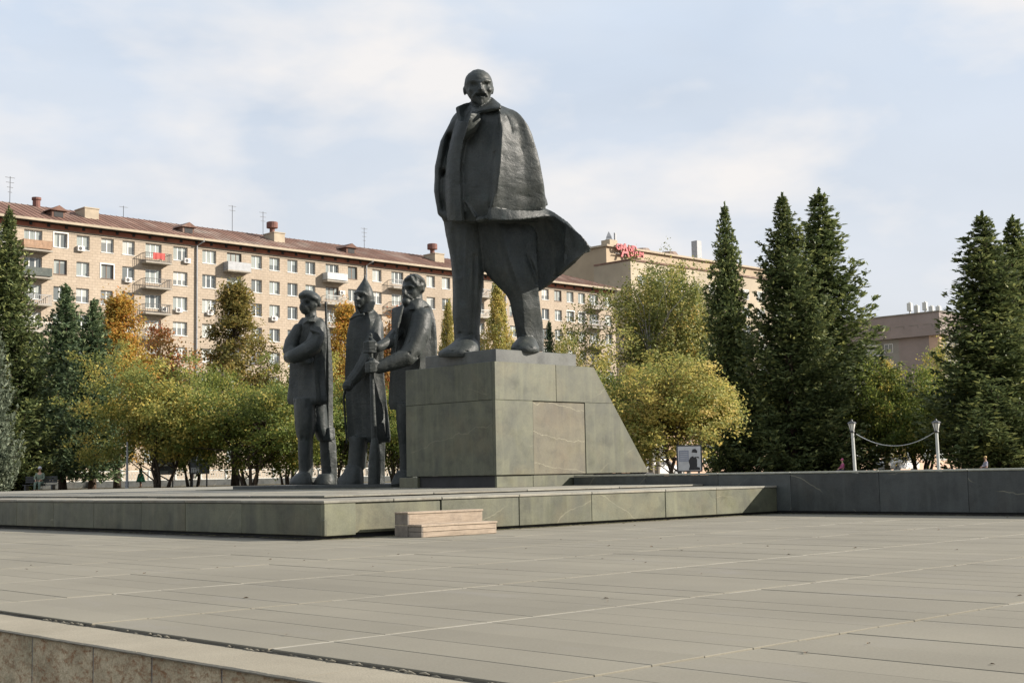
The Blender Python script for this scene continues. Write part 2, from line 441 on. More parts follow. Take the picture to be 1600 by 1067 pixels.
MAT['balcony_pale'] = plain('pale_balcony_sheet', (0.48, 0.50, 0.50), 0.6, var=0.2, scale=2)
MAT['ac_white'] = plain('off_white_plastic', (0.62, 0.60, 0.56), 0.5, var=0.1)
MAT['red_cloth'] = plain('red_cloth', (0.42, 0.07, 0.06), 0.8, var=0.15)
MAT['red_paint'] = plain('red_sign_paint', (0.40, 0.055, 0.06), 0.5, var=0.15)
MAT['brick_red'] = plain('red_chimney_brick', (0.17, 0.082, 0.066), 0.9, var=0.25, scale=2)
MAT['beige'] = plain('beige_render', (0.38, 0.305, 0.21), 0.9, var=0.14, scale=0.25)
MAT['beige_grey'] = plain('grey_beige_render', (0.40, 0.34, 0.25), 0.9, var=0.2, scale=0.2)  # greyer, less saturated than the main beige
MAT['mauve'] = plain('mauve_panel_facade', (0.26, 0.215, 0.195), 0.9, var=0.14, scale=0.3)
MAT['grey_facade'] = plain('grey_facade', (0.25, 0.235, 0.205), 0.9, var=0.14, scale=0.3)
MAT['pink_facade'] = plain('peach_facade', (0.52, 0.36, 0.26), 0.9, var=0.14, scale=0.4)
MAT['asphalt'] = plain('asphalt', (0.052, 0.052, 0.052), 0.9, var=0.25, scale=1.0)
MAT['skin'] = plain('skin', (0.45, 0.27, 0.19), 0.6, var=0.08)
def m_earth():
    t = NT('leaf_strewn_ground'); g = t.geo()
    c = t.ramp(t.noise(g, 0.5, 6, 0.65), [(0.3, (0.070, 0.058, 0.034)), (0.55, (0.10, 0.085, 0.045)), (0.75, (0.15, 0.115, 0.06))])
    f = t.ramp(t.noise(g, 14, 4, 0.7), [(0.3, 0.6), (0.7, 1.35)])
    t.bump(t.noise(g, 9, 5, 0.7), 0.6, 0.05)
    return t.set(base=t.mix(1.0, c, f, 'MULTIPLY'), rough=0.95, spec=0.2)
MAT['earth'] = m_earth()
MAT['lantern_glass'] = plain('frosted_lantern_glass', (0.62, 0.62, 0.58), 0.3, var=0.05)
# ------------------------------------------------------------------ ground
g = MB(); g.quad((-2500, -2500, -0.75), (2500, -2500, -0.75), (2500, 2500, -0.75), (-2500, 2500, -0.75))
tag(g.build('ground', MAT['asphalt']), kind='structure')
PARK_Z = 0.4
g = MB()
g.box(25.05, 700, -300, 22.9, -0.7, PARK_Z); g.box(41.0, 700, 22.9, 50.0, -0.7, PARK_Z); g.box(-300, 700, 50.0, 700, -0.7, PARK_Z)
tag(g.build('park_ground', MAT['earth']), kind='structure')
g = MB(); g.box(-200, 600, 113, 131, PARK_Z - 0.2, PARK_Z + 0.006)
tag(g.build('road', MAT['asphalt']), kind='structure')
g = MB(); g.box(-200, 600, 131, 139.0, PARK_Z - 0.2, PARK_Z + 0.13)
tag(g.build('pavement', MAT['mortar']), kind='structure')

# ------------------------------------------------------------------ plaza: bed, mortar lines, slabs
PX0, PX1 = 4.345, 24.10
plaza = MB().box(PX0, PX1, -6.0, 50.0, -0.7, -0.014).build('plaza', MAT['dark_bed'])
tag(plaza, kind='structure')
ROW = 2.10; SW = 0.418
row_y = [2.3 + ROW * k for k in range(-4, 17)]
mort = MB()
for y in row_y[1:]:
    if y > 16.8 and y < 17.2: continue
    x1 = PX1 - 0.06 if y < 16.9 else 12.18
    x = PX0 + 0.03
    while x < x1:                                   # laid in uneven runs, worn away here and there
        L = random.uniform(0.7, 3.2); e = min(x + L, x1)
        if random.random() < 0.94:
            w = random.uniform(0.013, 0.020) if y < 9 else random.uniform(0.018, 0.028)
            mort.box(x, e, y - w, y + w, -0.014, -0.0015 - random.uniform(0, 0.003))
        x = e + random.uniform(0.0, 0.05)
slab_me = []
for k in range(6):
    b = MB(); b.bbox(-(SW / 2 - 0.0018), SW / 2 - 0.0018, -(ROW / 2 - 0.022), ROW / 2 - 0.022, -0.013, 0.0, 0.0025)
    slab_me.append(b.mesh('paving_slab', MAT['concrete']))
half_me = MB().bbox(-(SW / 2 - 0.0018), SW / 2 - 0.0018, -(ROW / 4 - 0.010), ROW / 4 - 0.010, -0.013, 0.0, 0.0025).mesh('paving_slab_half', MAT['concrete'])
cands = []
for y0 in row_y[:-1]:
    yc = y0 + ROW / 2
    x1 = PX1 - 0.03 if yc < 16.0 else 12.20
    nx = int((x1 - PX0) / SW)
    for i in range(nx):
        xc = PX0 + 0.006 + SW * (i + 0.5)
        p = project((xc, yc, 0))
        inside = p[2] > 2 and -60 < p[0] < 1660 and p[1] < 1110
        cands.append((not inside, abs(p[2]), xc, yc))
        if i % 6 == 5:                              # every sixth joint is filled with pale mortar
            w = random.uniform(0.006, 0.010)
            if random.random() < 0.75: mort.box(xc + SW / 2 - w, xc + SW / 2 + w, yc - ROW / 2 + 0.02, yc + ROW / 2 - 0.02, -0.014, -0.002)
mo = mort.build('mortar_line', MAT['mortar'], plaza); tag(mo, kind='stuff')
cands.sort()
rest = MB()
for n, (_, d, xc, yc) in enumerate(cands):
    dz = random.gauss(0, 0.0009); rx = random.gauss(0, 0.0003); ry = random.gauss(0, 0.0010)
    if n < 300:
        obj('paving_slab', random.choice(slab_me), plaza, (xc, yc, dz), (rx, ry, random.gauss(0, 0.0008)))
    else:
        rest.bbox(xc - SW / 2 + 0.0018, xc + SW / 2 - 0.0018, yc - ROW / 2 + 0.022, yc + ROW / 2 - 0.022, -0.013, dz, 0.0025)
tag(rest.build('far_paving_slab', MAT['concrete'], plaza), kind='stuff')

# ------------------------------------------------------------------ parapet of the terrace in the near left corner
par = empty('parapet_wall', (3.88, 7.0, -0.75), label='low rust-stained stone parapet with sandy coping along the near plaza edge', cat='parapet')
def par_child(mb, name, mat, smooth=False):
    o = mb.build(name, mat, par, smooth=smooth); o.matrix_parent_inverse = Matrix.Translation((-3.88, -7.0, 0.75)); return o
core = MB().box(3.93, PX0 - 0.012, 1.0, 20.0, -0.74, -0.039); par_child(core, 'core', MAT['recess'])
ys = [1.6, 2.4, 3.2, 4.0, 4.75, 5.51, 6.28, 7.01, 7.71, 8.54, 9.3, 10.1, 10.9, 11.7, 12.5, 13.3, 14.1, 14.9, 15.7, 16.5, 17.3, 18.1, 18.9, 19.7]
for a, b in zip(ys[:-1], ys[1:]):
    nu, nv = 14, 12; V = []; F = []
    for j in range(nv + 1):
        for i in range(nu + 1):
            y = a + 0.008 + (b - a - 0.016) * i / nu; z = -0.74 + 0.702 * j / nv
            e = min(i, nu - i, 2) / 2 * min(j + 1, nv - j, 2) / 2
            d = mnoise.noise(Vector((y * 5, z * 5, a))) * 0.012 + mnoise.noise(Vector((y * 14, z * 14, a + 9))) * 0.007
            V.append((3.902 - (0.010 + d) * min(e, 1.0), y, z))
    for j in range(nv):
        for i in range(nu):
            q = j * (nu + 1) + i; F.append((q, q + nu + 1, q + nu + 2, q + 1))
    base = len(V)
    loop = [i for i in range(nu + 1)] + [j * (nu + 1) + nu for j in range(1, nv + 1)] + [nv * (nu + 1) + i for i in range(nu - 1, -1, -1)] + [j * (nu + 1) for j in range(nv - 1, 0, -1)]
    for q in loop: V.append((3.96, V[q][1], V[q][2]))
    for i in range(len(loop)):
        F.append((loop[i], loop[(i + 1) % len(loop)], base + (i + 1) % len(loop), base + i))
    m = MB(); m._add(V, F); par_child(m, 'stone', MAT['parapet'], smooth=False)
    jm = MB().box(3.906, 3.95, b - 0.013, b + 0.013, -0.74, -0.037); par_child(jm, 'mortar_joint', MAT['joint_grey'])
# coping: slabs with a worn, uneven outer edge, lying a little lower than the plaza
cy0 = 1.0
while cy0 < 19.5:
    L = random.uniform(1.35, 1.6); n = 46; V = []; F = []
    for i in range(n + 1):
        y = cy0 + (L - 0.006) * i / n
        xo = 3.874 + mnoise.noise(Vector((y * 9, 1.3, 0))) * 0.006 + mnoise.noise(Vector((y * 31, 4.3, 0))) * 0.005
        xi = PX0 - 0.010 + mnoise.noise(Vector((y * 12, 7.7, 0))) * 0.004
        zt = -0.021 + mnoise.noise(Vector((y * 3, 2.2, 5))) * 0.002
        V += [(xo + 0.004, y, -0.036), (xo, y, zt - 0.008), (xo + 0.012, y, zt), (xi, y, zt), (xi, y, -0.036)]
    for i in range(n):
        for k in range(5):
            F.append((i * 5 + k, i * 5 + (k + 1) % 5, i * 5 + 5 + (k + 1) % 5, i * 5 + 5 + k))
    F.append((0, 1, 2, 3, 4)[::-1]); F.append(tuple(n * 5 + k for k in range(5)))
    m = MB(); m._add(V, F); par_child(m, 'coping_slab', MAT['coping'])
    cy0 += L
# crumbled mortar lodged in the gap between coping and paving
cr = MB()
for k in range(70):
    c0 = random.choice([8.1, 8.9, 9.25, 6.6, 5.95, 7.6, 5.2, 4.6])
    y = random.gauss(c0, 0.16); s = random.uniform(0.004, 0.011)
    x = PX0 + random.gauss(-0.010, 0.004); z = random.uniform(-0.022, -0.012)
    q = random.uniform(2, 5)
    cr.tube([(x, y - s * q, z), (x + random.gauss(0, 0.003), y, z + s * 0.3), (x, y + s * q, z)], [s * 0.3, s * random.uniform(0.5, 0.9), s * 0.25], 5)
tag(par_child(cr, 'mortar_crumb', MAT['coping']), kind='stuff')

# ------------------------------------------------------------------ podium of the monument
POD_X, POD_Y, POD_Z = 12.32, 16.95, 0.59
WALL_X = 24.12
pod = empty('podium', (POD_X + 6, POD_Y + 8, 0), label='low wide podium of grey-green granite slabs carrying the bronze group', cat='podium')
def child_of(root, mb, name, mat, smooth=False):
    o = mb.build(name, mat, root, smooth=smooth); o.matrix_parent_inverse = Matrix.Translation(-root.location); return o
core = MB().box(POD_X + 0.10, WALL_X - 0.002, POD_Y + 0.10, 22.93, -0.04, POD_Z - 0.045).box(POD_X + 0.10, 41.0, 22.93, 49.99, -0.04, POD_Z - 0.045)
child_of(pod, core, 'core', MAT['recess'])
yl = [POD_Y, 19.23, 21.01, 22.55, 24.38, 26.1, 27.8, 29.6, 31.4, 33.2, 35.0, 37.0, 39.0, 41.0, 43.0, 45.0, 47.0, 49.98]
for i, (a, b) in enumerate(zip(yl[:-1], yl[1:])):
    dx = random.gauss(0, 0.003); a0 = a + (0.085 if i == 0 else 0.003)
    child_of(pod, MB().bbox(POD_X + dx, POD_X + 0.098, a0, b - 0.003, 0.055, POD_Z - 0.048, 0.008), 'facing_slab', MAT['granite'])
xl = [POD_X, 12.93, 14.69, 16.47, 18.32, 20.42, 22.02, WALL_X - 0.004]
for i, (a, b) in enumerate(zip(xl[:-1], xl[1:])):
    dy = [0.0, 0.028, 0.006, 0.0, 0.004, -0.003, 0.002][i]; b0 = 0.075 if i == 1 else 0.05
    child_of(pod, MB().bbox(a + 0.003, b - 0.003, POD_Y + dy, POD_Y + 0.098, b0, POD_Z - 0.048, 0.008), 'facing_slab', MAT['granite'])
# damaged corner piece
child_of(pod, MB().bbox(POD_X - 0.012, POD_X + 0.05, POD_Y - 0.014, POD_Y + 0.06, 0.05, 0.30, 0.012), 'corner_patch', MAT['granite'])
# top slabs: outer border course, then a slightly raised inner field with an open joint under its edge
TOPZ = POD_Z
x = POD_X - 0.012
for i, (a, b) in enumerate(zip(yl[:-1], yl[1:])):
    child_of(pod, MB().bbox(POD_X - 0.012 + random.gauss(0, 0.004), POD_X + 1.35, a + (-0.012 if i == 0 else 0.004), b - 0.004, TOPZ - 0.044, TOPZ + random.gauss(0, 0.002), 0.008), 'top_slab', MAT['top_stone'])
xt = [POD_X + 1.356, 14.69, 16.47, 18.32, 20.42, 22.02, WALL_X - 0.006]
for a, b in zip(xt[:-1], xt[1:]):
    child_of(pod, MB().bbox(a + 0.004, b - 0.004, POD_Y - 0.012 + random.gauss(0, 0.004), POD_Y + 1.85, TOPZ - 0.044, TOPZ + random.gauss(0, 0.002), 0.008), 'top_slab', MAT['top_stone'])
FLD_X, FLD_Y = POD_X + 1.42, POD_Y + 1.95
MB()
child_of(pod, MB().box(FLD_X + 0.05, WALL_X - 0.006, FLD_Y + 0.05, 22.93, POD_Z - 0.044, POD_Z + 0.012).box(FLD_X + 0.05, 40.99, 22.93, 49.97, POD_Z - 0.044, POD_Z + 0.012), 'field_bed', MAT['dark_bed'])
gy = [FLD_Y, 21.2, 22.92, 24.9, 27.2, 29.7, 32.3, 35.0, 38.0, 41.5, 45.5, 49.96]
gx = [FLD_X, 16.2, 18.6, 21.3, WALL_X - 0.01, 27.5, 31.0, 35.5, 40.98]
for i, (a, b) in enumerate(zip(gx[:-1], gx[1:])):
    for j, (c, d) in enumerate(zip(gy[:-1], gy[1:])):
        if a > 24 and c < 22.9: continue
        lift = random.uniform(0.0, 0.008)
        child_of(pod, MB().bbox(a + 0.006, b - 0.006, c + 0.006, d - 0.006, POD_Z + 0.014, POD_Z + 0.040 + lift, 0.006), 'top_slab', MAT['top_stone'])
FIELD_Z = POD_Z + 0.044

# ------------------------------------------------------------------ long dark wall on the right
wall = empty('granite_wall', (WALL_X, 14.0, 0), label='long low wall of dark polished granite slabs right of the pedestal', cat='wall')
child_of(wall, MB().box(WALL_X + 0.062, 25.0, -14.0, 22.90, -0.04, 0.83), 'core', MAT['recess'])
yy = 22.90; k = 0
while yy > -13:
    L = random.choice([1.9, 2.1, 2.3]); a = max(yy - L, -14)
    child_of(wall, MB().bbox(WALL_X + random.gauss(0, 0.002), WALL_X + 0.06, a + 0.003, yy - 0.003, 0.055, 0.832, 0.006), 'facing_slab', MAT['granite_dark'])
    child_of(wall, MB().bbox(WALL_X - 0.012, 25.02, a + 0.003, yy - 0.003, 0.836, 0.876, 0.010), 'coping_slab', MAT['granite_lit_edge'])
    yy = a
# ------------------------------------------------------------------ pedestal
PBX, PBY = 21.53, 22.90           # near corner of the block
BZ0, BZ1, SEAM = 0.915, 3.562, 2.668
PXE, PYE = 26.96, 26.16           # far ends at the foot; the back slopes
TXE = 24.96                       # far end at the top
ped = empty('pedestal', (23.4, 24.5, FIELD_Z), label='grey-green granite pedestal with sloping back under the tallest bronze figure', cat='pedestal')
def slope_x(z): return PXE + (TXE - PXE) * (z - BZ0) / (BZ1 - BZ0)
T = 0.09
# plinth, set back under the block
child_of(ped, MB().bbox(PBX + 0.07, PXE + 0.3, PBY + 0.07, PYE - 0.35, FIELD_Z - 0.02, BZ0 - 0.004, 0.006), 'plinth', MAT['recess'])
child_of(ped, MB().bbox(PBX + 0.062, 22.78, PBY + 0.055, PBY + 0.12, FIELD_Z, BZ0 - 0.012, 0.005), 'plinth_slab', MAT['granite'])
child_of(ped, MB().bbox(22.785, 24.9, PBY + 0.052, PBY + 0.12, FIELD_Z, BZ0 - 0.012, 0.005), 'plinth_slab', MAT['granite'])
child_of(ped, MB().bbox(PBX - 0.02, PBX + 0.9, 25.72, 26.42, FIELD_Z, BZ0 - 0.02, 0.01), 'corner_block', MAT['granite'])
# inner core of the block
corev = MB().prism([(PBX + T - 0.01, BZ0 + 0.002), (PXE - 0.01, BZ0 + 0.002), (TXE - 0.01, BZ1 - 0.012), (PBX + T - 0.01, BZ1 - 0.012)], 'y', PBY + T - 0.01, PYE)
child_of(ped, corev, 'core', MAT['granite'])
def ped_slab(pts, proud=0.0, mat='granite'):
    m = MB(); n = len(pts)
    cxm = sum(p[0] for p in pts) / n; czm = sum(p[1] for p in pts) / n
    def ins(p, e):
        dx, dz = cxm - p[0], czm - p[1]; L = math.hypot(dx, dz); return (p[0] + dx / L * e, p[1] + dz / L * e)
    a = [(*ins(p, 0.004), PBY + T) for p in pts]; b = [(*ins(p, 0.004), PBY + 0.008 - proud) for p in pts]; c = [(*ins(p, 0.014), PBY - proud) for p in pts]
    V = [(q[0], q[2], q[1]) for q in a + b + c]
    F = [[i, (i + 1) % n, n + (i + 1) % n, n + i] for i in range(n)] + [[n + i, n + (i + 1) % n, 2 * n + (i + 1) % n, 2 * n + i] for i in range(n)]
    F += [list(range(2 * n, 3 * n)), list(range(n))[::-1]]
    m._add(V, F); return child_of(ped, m, 'facing_slab', MAT[mat])
ped_slab([(PBX, SEAM), (23.58, SEAM), (23.58, BZ1), (PBX, BZ1)])
ped_slab([(23.58, SEAM), (slope_x(SEAM), SEAM), (slope_x(BZ1), BZ1), (23.58, BZ1)], -0.004)
ped_slab([(PBX, BZ0), (22.77, BZ0), (22.77, SEAM), (PBX, SEAM)])
ped_slab([(22.77, BZ0), (24.58, BZ0), (24.58, SEAM - 0.02), (22.77, SEAM - 0.02)], -0.012, 'granite_vein')
ped_slab([(24.58, BZ0), (slope_x(BZ0), BZ0), (slope_x(SEAM), SEAM), (24.58, SEAM)], 0.003)
child_of(ped, MB().bbox(PBX, PBX + T, PBY + T + 0.004, PYE, SEAM + 0.003, BZ1, 0.009), 'facing_slab', MAT['granite'])
child_of(ped, MB().bbox(PBX, PBX + T, PBY + T + 0.004, PYE, BZ0, SEAM - 0.003, 0.009), 'facing_slab', MAT['granite'])
child_of(ped, MB().bbox(PBX + 0.095, 24.37, PBY + 0.055, 25.50, BZ1 - 0.01, 3.862, 0.012), 'top_block', MAT['granite_mid'])
STAND_Z = 3.862

# ------------------------------------------------------------------ wooden steps leaning on the podium
st = empty('wooden_steps', (14.25, 16.4, 0), label='two-tread wooden box steps pushed against the podium front', cat='steps')
X0, X1 = 13.43, 15.00
def planks(y0, y1, z0, z1):
    h = (z1 - z0 - 0.03) / 2
    child_of(st, MB().bbox(X0 + 0.028, X1, y0, y0 + 0.028, z0, z0 + h - 0.003, 0.004), 'riser_board', MAT['wood'])
    child_of(st, MB().bbox(X0 + 0.028, X1, y0 + 0.002, y0 + 0.030, z0 + h + 0.003, z1 - 0.032, 0.004), 'riser_board', MAT['wood'])
    child_of(st, MB().bbox(X0 - 0.004, X0 + 0.026, y0, y1, z0, z0 + h - 0.003, 0.004), 'side_board', MAT['wood_grey'])
    child_of(st, MB().bbox(X0 - 0.002, X0 + 0.026, y0, y1, z0 + h + 0.003, z1 - 0.032, 0.004), 'side_board', MAT['wood_grey'])
    child_of(st, MB().bbox(X1 + 0.002, X1 + 0.028, y0 + 0.03, y1, z0, z1 - 0.032, 0.004), 'side_board', MAT['wood'])
    w = (y1 - y0 + 0.012) / 2
    for k in range(2):
        child_of(st, MB().bbox(X0 - 0.012, X1 + 0.014, y0 - 0.012 + w * k, y0 - 0.012 + w * (k + 1) - 0.006, z1 - 0.030, z1 + random.gauss(0, 0.002), 0.005), 'tread_board', MAT['wood'])
planks(15.97, 16.285, 0.004, 0.195)
planks(16.30, 16.615, 0.004, 0.385)

# dry moss and grit lodged along the foot of the podium and the wall
ms = MB()
def moss_run(ax, a0, a1, c, n, wmax):
    for k in range(n):
        a = random.uniform(a0, a1); L = random.uniform(0.02, 0.10); w = random.uniform(0.008, wmax) * (0.4 + 0.6 * abs(math.sin(a * 2.1)))
        h = random.uniform(0.003, 0.012)
        if ax == 'x': ms._add([(a - L, c + 0.01, 0.002), (a + L, c + 0.01, 0.002), (a + L * 0.6, c - w, 0.004), (a - L * 0.5, c - w * 0.8, 0.004), (a, c - w * 0.2, h)], [(0, 1, 4), (1, 2, 4), (2, 3, 4), (3, 0, 4)])
        else: ms._add([(c + 0.01, a - L, 0.002), (c + 0.01, a + L, 0.002), (c - w, a + L * 0.6, 0.003), (c - w * 0.8, a - L * 0.5, 0.003), (c - w * 0.2, a, h)], [(1, 0, 4), (2, 1, 4), (3, 2, 4), (0, 3, 4)])
moss_run('x', POD_X + 0.1, WALL_X - 0.1, POD_Y - 0.01, 800, 0.14); moss_run('y', POD_Y, 30.0, POD_X + 0.03, 260, 0.04); moss_run('y', 4.0, 16.9, WALL_X + 0.02, 260, 0.05)
tag(ms.build('moss', MAT['moss']), 'dry yellowish moss along the foot of the podium', 'moss', kind='stuff')

# a few dry leaves and crumbs blown over the paving
MAT['dry_leaf'] = plain('dry_brown_leaf', (0.13, 0.085, 0.045), 0.9, var=0.5, scale=5)
lf = MB()
for k in range(170):
    x = random.uniform(PX0 + 0.2, PX1 - 0.3); y = random.uniform(-2.0, 16.6)
    if random.random() < 0.4: x, y = random.choice([(random.uniform(12.5, 24), 16.75 - abs(random.gauss(0, 0.12))), (WALL_X - abs(random.gauss(0.05, 0.15)), random.uniform(3, 16.5))])
    a = random.uniform(0, 6.28); s_ = random.uniform(0.008, 0.026); c_, d_ = math.cos(a) * s_, math.sin(a) * s_
    lf._add([(x - c_, y - d_, 0.005), (x + d_ * 0.6, y - c_ * 0.6, 0.006 + s_ * 0.4), (x + c_, y + d_, 0.006), (x - d_ * 0.6, y + c_ * 0.6, 0.006 + s_ * 0.25)], [(0, 1, 2, 3)])
tag(lf.build('leaf_litter', MAT['dry_leaf']), 'scattered dry leaves and crumbs on the paving', 'leaves', kind='stuff')
# ------------------------------------------------------------------ sculpted bronze figures
def _sphere(n=10, m=16):
    V = [(0, 0, 1)]; F = []
    for i in range(1, n):
        a = PI * i / n
        for k in range(m): b = 2 * PI * k / m; V.append((math.sin(a) * math.cos(b), math.sin(a) * math.sin(b), math.cos(a)))
    V.append((0, 0, -1)); last = len(V) - 1
    for k in range(m):
        F.append((0, 1 + k, 1 + (k + 1) % m)); F.append((last, last - m + (k + 1) % m, last - m + k))
    for i in range(n - 2):
        for k in range(m):
            a = 1 + i * m + k; b = 1 + i * m + (k + 1) % m; F.append((a, a + m, b + m, b))
    return np.array(V), F
_SV, _SF = _sphere()
def catmull(P, n, closed=False):
    """resample control points (k,d) to n points with a Catmull-Rom spline"""
    P = np.asarray(P, float); k = len(P); out = []
    for j in range(n):
        t = j * (k / n) if closed else j * (k - 1) / (n - 1)
        i = int(math.floor(t)); f = t - i
        if closed: p0, p1, p2, p3 = P[(i - 1) % k], P[i % k], P[(i + 1) % k], P[(i + 2) % k]
        else:
            i = min(i, k - 2); f = t - i
            p0, p1, p2, p3 = P[max(i - 1, 0)], P[i], P[i + 1], P[min(i + 2, k - 1)]
        m1 = (p2 - p0) * 0.5; m2 = (p3 - p1) * 0.5
        out.append((2 * f**3 - 3 * f**2 + 1) * p1 + (f**3 - 2 * f**2 + f) * m1 + (-2 * f**3 + 3 * f**2) * p2 + (f**3 - f**2) * m2)
    return np.array(out)

class Sculpt:
    """unites closed pieces into one skin. Shapes are given in the plane of the figure as
    (x, y) frame units at the figure's own distance plus w, metres towards the viewer."""
    def __init__(s, dep): s.dep = dep; s.m = dep / FPX; s.V = []; s.F = []; s.dents = []
    def pt(s, x, y, w=0.0): return at(x, y, s.dep - w)
    def add(s, V, F):
        b = len(s.V); s.V.extend([tuple(v) for v in V]); s.F.extend([[b + i for i in f] for f in F])
    def ell(s, x, y, w, rx, ry, rw, rot=0.0, tilt=0.0):
        """ellipsoid; rx, ry in frame units, rw in metres; rot turns it in the picture plane"""
        c = s.pt(x, y, w); R = RT * math.cos(rot) + UP * math.sin(rot); U = UP * math.cos(rot) - RT * math.sin(rot)
        D = -FW
        U2 = U * math.cos(tilt) + D * math.sin(tilt); D2 = D * math.cos(tilt) - U * math.sin(tilt)
        s.add([c + R * (v[0] * rx * s.m) + U2 * (v[1] * ry * s.m) + D2 * (v[2] * rw) for v in _SV], _SF)
    def limb(s, pts, n=14):
        """pts = [(x, y, w, r in frame units)]: round-ended tapered chain"""
        P = [(s.pt(x, y, w), r * s.m) for x, y, w, r in pts]
        for c, r in P: s.add([c + Vector(v) * r for v in _SV], _SF)
        for (a, ra), (b, rb) in zip(P[:-1], P[1:]):
            m = MB(); m.tube([a, b], [ra, rb], n); s.add(m.V, m.F)
    def loft(s, levels, n=44, sub=4):
        """levels = [(y, [(x, w)...])] closed outlines with equal counts"""
        rings = []
        for y, pts in levels:
            r = catmull([(p[0], y if len(p) < 3 else p[2], p[1]) for p in pts], n, True); rings.append(r)
        A = np.array(rings); L = len(rings); B = []
        for k in range(n): B.append(catmull(A[:, k, :], (L - 1) * sub + 1))
        B = np.array(B).transpose(1, 0, 2)
        V = [s.pt(x, y, w) for ring in B for (x, y, w) in ring]; F = []; R = len(B)
        for i in range(R - 1):
            for k in range(n): F.append((i * n + k, i * n + (k + 1) % n, (i + 1) * n + (k + 1) % n, (i + 1) * n + k))
        for i in (0, R - 1):
            c = sum((V[i * n + k] for k in range(n)), Vector()) / n; V.append(c); q = len(V) - 1
            for k in range(n): F.append((q, i * n + k, i * n + (k + 1) % n))
        s.add(V, F)
    def oval(s, y, x0, x1, w, d, flat=0.0):
        """rounded section between x0 and x1, centred at w, half depth d (metres)"""
        c = (x0 + x1) / 2; r = (x1 - x0) / 2; o = []
        for k in range(8):
            a = 2 * PI * k / 8; q = 1.0 + flat * (abs(math.sin(2 * a)))
            o.append((c - r * math.cos(a) * q, w + d * math.sin(a) * q))
        return (y, o)
    def corner(s, y, x0, xr, x1, k=0.8, w0=0.0, soft=0.12):
        """square-ish section seen from its corner xr: a left face x0..xr and a right face xr..x1"""
        a = (xr - x0) * s.m * k; b = (x1 - xr) * s.m * k
        e = soft
        return (y, [(x0, w0 - 0.03), (x0 + (xr - x0) * 0.45, w0 + a * 0.52), (xr - (xr - x0) * e, w0 + a * (1 - e * 0.9)), (xr, w0 + a),
                    (xr + (x1 - xr) * e, w0 + a - b * e * 0.8), (xr + (x1 - xr) * 0.6, w0 + a - b * 0.55), (x1, w0 + a - b * 1.05),
                    (x0 + (x1 - xr) * 0.95, w0 - b), (x0 + (x1 - xr) * 0.4, w0 - b * 0.7)])
    def sheet(s, grid, th, nu=26, nv=18, wave=None):
        """grid[row][col] = (x, y, w); smooth cloth of thickness th"""
        G = np.array([[np.array(p, float) for p in r] for r in grid])
        A = np.array([catmull(G[i], nu) for i in range(len(G))])
        B = np.array([catmull(A[:, k], nv) for k in range(nu)]).transpose(1, 0, 2)
        P = [[s.pt(*B[j][i][:2], B[j][i][2] + (wave(i / (nu - 1), j / (nv - 1)) if wave else 0)) for i in range(nu)] for j in range(nv)]
        top = []; bot = []
        for j in range(nv):
            for i in range(nu):
                du = P[j][min(i + 1, nu - 1)] - P[j][max(i - 1, 0)]; dv = P[min(j + 1, nv - 1)][i] - P[max(j - 1, 0)][i]
                nn = du.cross(dv); nn = nn.normalized() if nn.length > 1e-9 else -FW
                top.append(P[j][i] + nn * th / 2); bot.append(P[j][i] - nn * th / 2)
        V = top + bot; N = nu * nv; F = []
        for j in range(nv - 1):
            for i in range(nu - 1):
                q = j * nu + i; F.append((q, q + 1, q + nu + 1, q + nu)); F.append((N + q, N + q + nu, N + q + nu + 1, N + q + 1))
        ring = [i for i in range(nu)] + [j * nu + nu - 1 for j in range(1, nv)] + [(nv - 1) * nu + i for i in range(nu - 2, -1, -1)] + [j * nu for j in range(nv - 2, 0, -1)]
        for k in range(len(ring)):
            a, b = ring[k], ring[(k + 1) % len(ring)]; F.append((a, N + a, N + b, b))
        s.add(V, F)
    def hull(s, pts):
        bm = bmesh.new()
        for p in pts: bm.verts.new(s.pt(*p))
        bmesh.ops.convex_hull(bm, input=list(bm.verts))
        loose = [v for v in bm.verts if not v.link_faces]
        if loose: bmesh.ops.delete(bm, geom=loose, context='VERTS')
        bm.verts.index_update()
        s.add([v.co.copy() for v in bm.verts], [[v.index for v in f.verts] for f in bm.faces]); bm.free()
    def dent(s, p, r, depth, q=None):
        """push the skin away from the viewer round a point or a segment p..q; r and depth in metres"""
        s.dents.append((np.array(s.pt(*p)), np.array(s.pt(*(q or p))), r, depth))
    def build(s, name, voxel, base, parent, mat, relax=2, rough=None, facet=None):
        me0 = bpy.data.meshes.new('tmp'); me0.from_pydata([tuple(v) for v in s.V], [], s.F); me0.update()
        o = bpy.data.objects.new('tmp', me0); col.objects.link(o)
        md = o.modifiers.new('r', 'REMESH'); md.mode = 'VOXEL'; md.voxel_size = voxel
        if relax:
            sm = o.modifiers.new('s', 'SMOOTH'); sm.factor = 0.5; sm.iterations = relax
        dg = bpy.context.evaluated_depsgraph_get()
        me = bpy.data.meshes.new_from_object(o.evaluated_get(dg))
        bpy.data.objects.remove(o); bpy.data.meshes.remove(me0)
        n = len(me.vertices); co = np.empty(n * 3, np.float32); me.vertices.foreach_get('co', co); co = co.reshape(-1, 3).astype(float)
        fw = np.array(FW)
        for a, b, r, d in s.dents:
            ab = b - a; L = float(ab @ ab)
            t = np.clip(((co - a) @ ab) / L, 0, 1)[:, None] if L > 1e-9 else 0.0
            dist2 = (((co - a - ab * t)) ** 2).sum(1)
            co += fw * (d * np.exp(-dist2 / (r * r)))[:, None]
        if rough:
            amp, sc = rough
            nr = np.empty(n * 3, np.float32); me.vertices.foreach_get('normal', nr); nr = nr.reshape(-1, 3)
            disp = np.array([mnoise.noise(Vector(c) * sc) + 0.5 * mnoise.noise(Vector(c) * sc * 2.3) for c in co])
            co += nr * (disp * amp)[:, None]
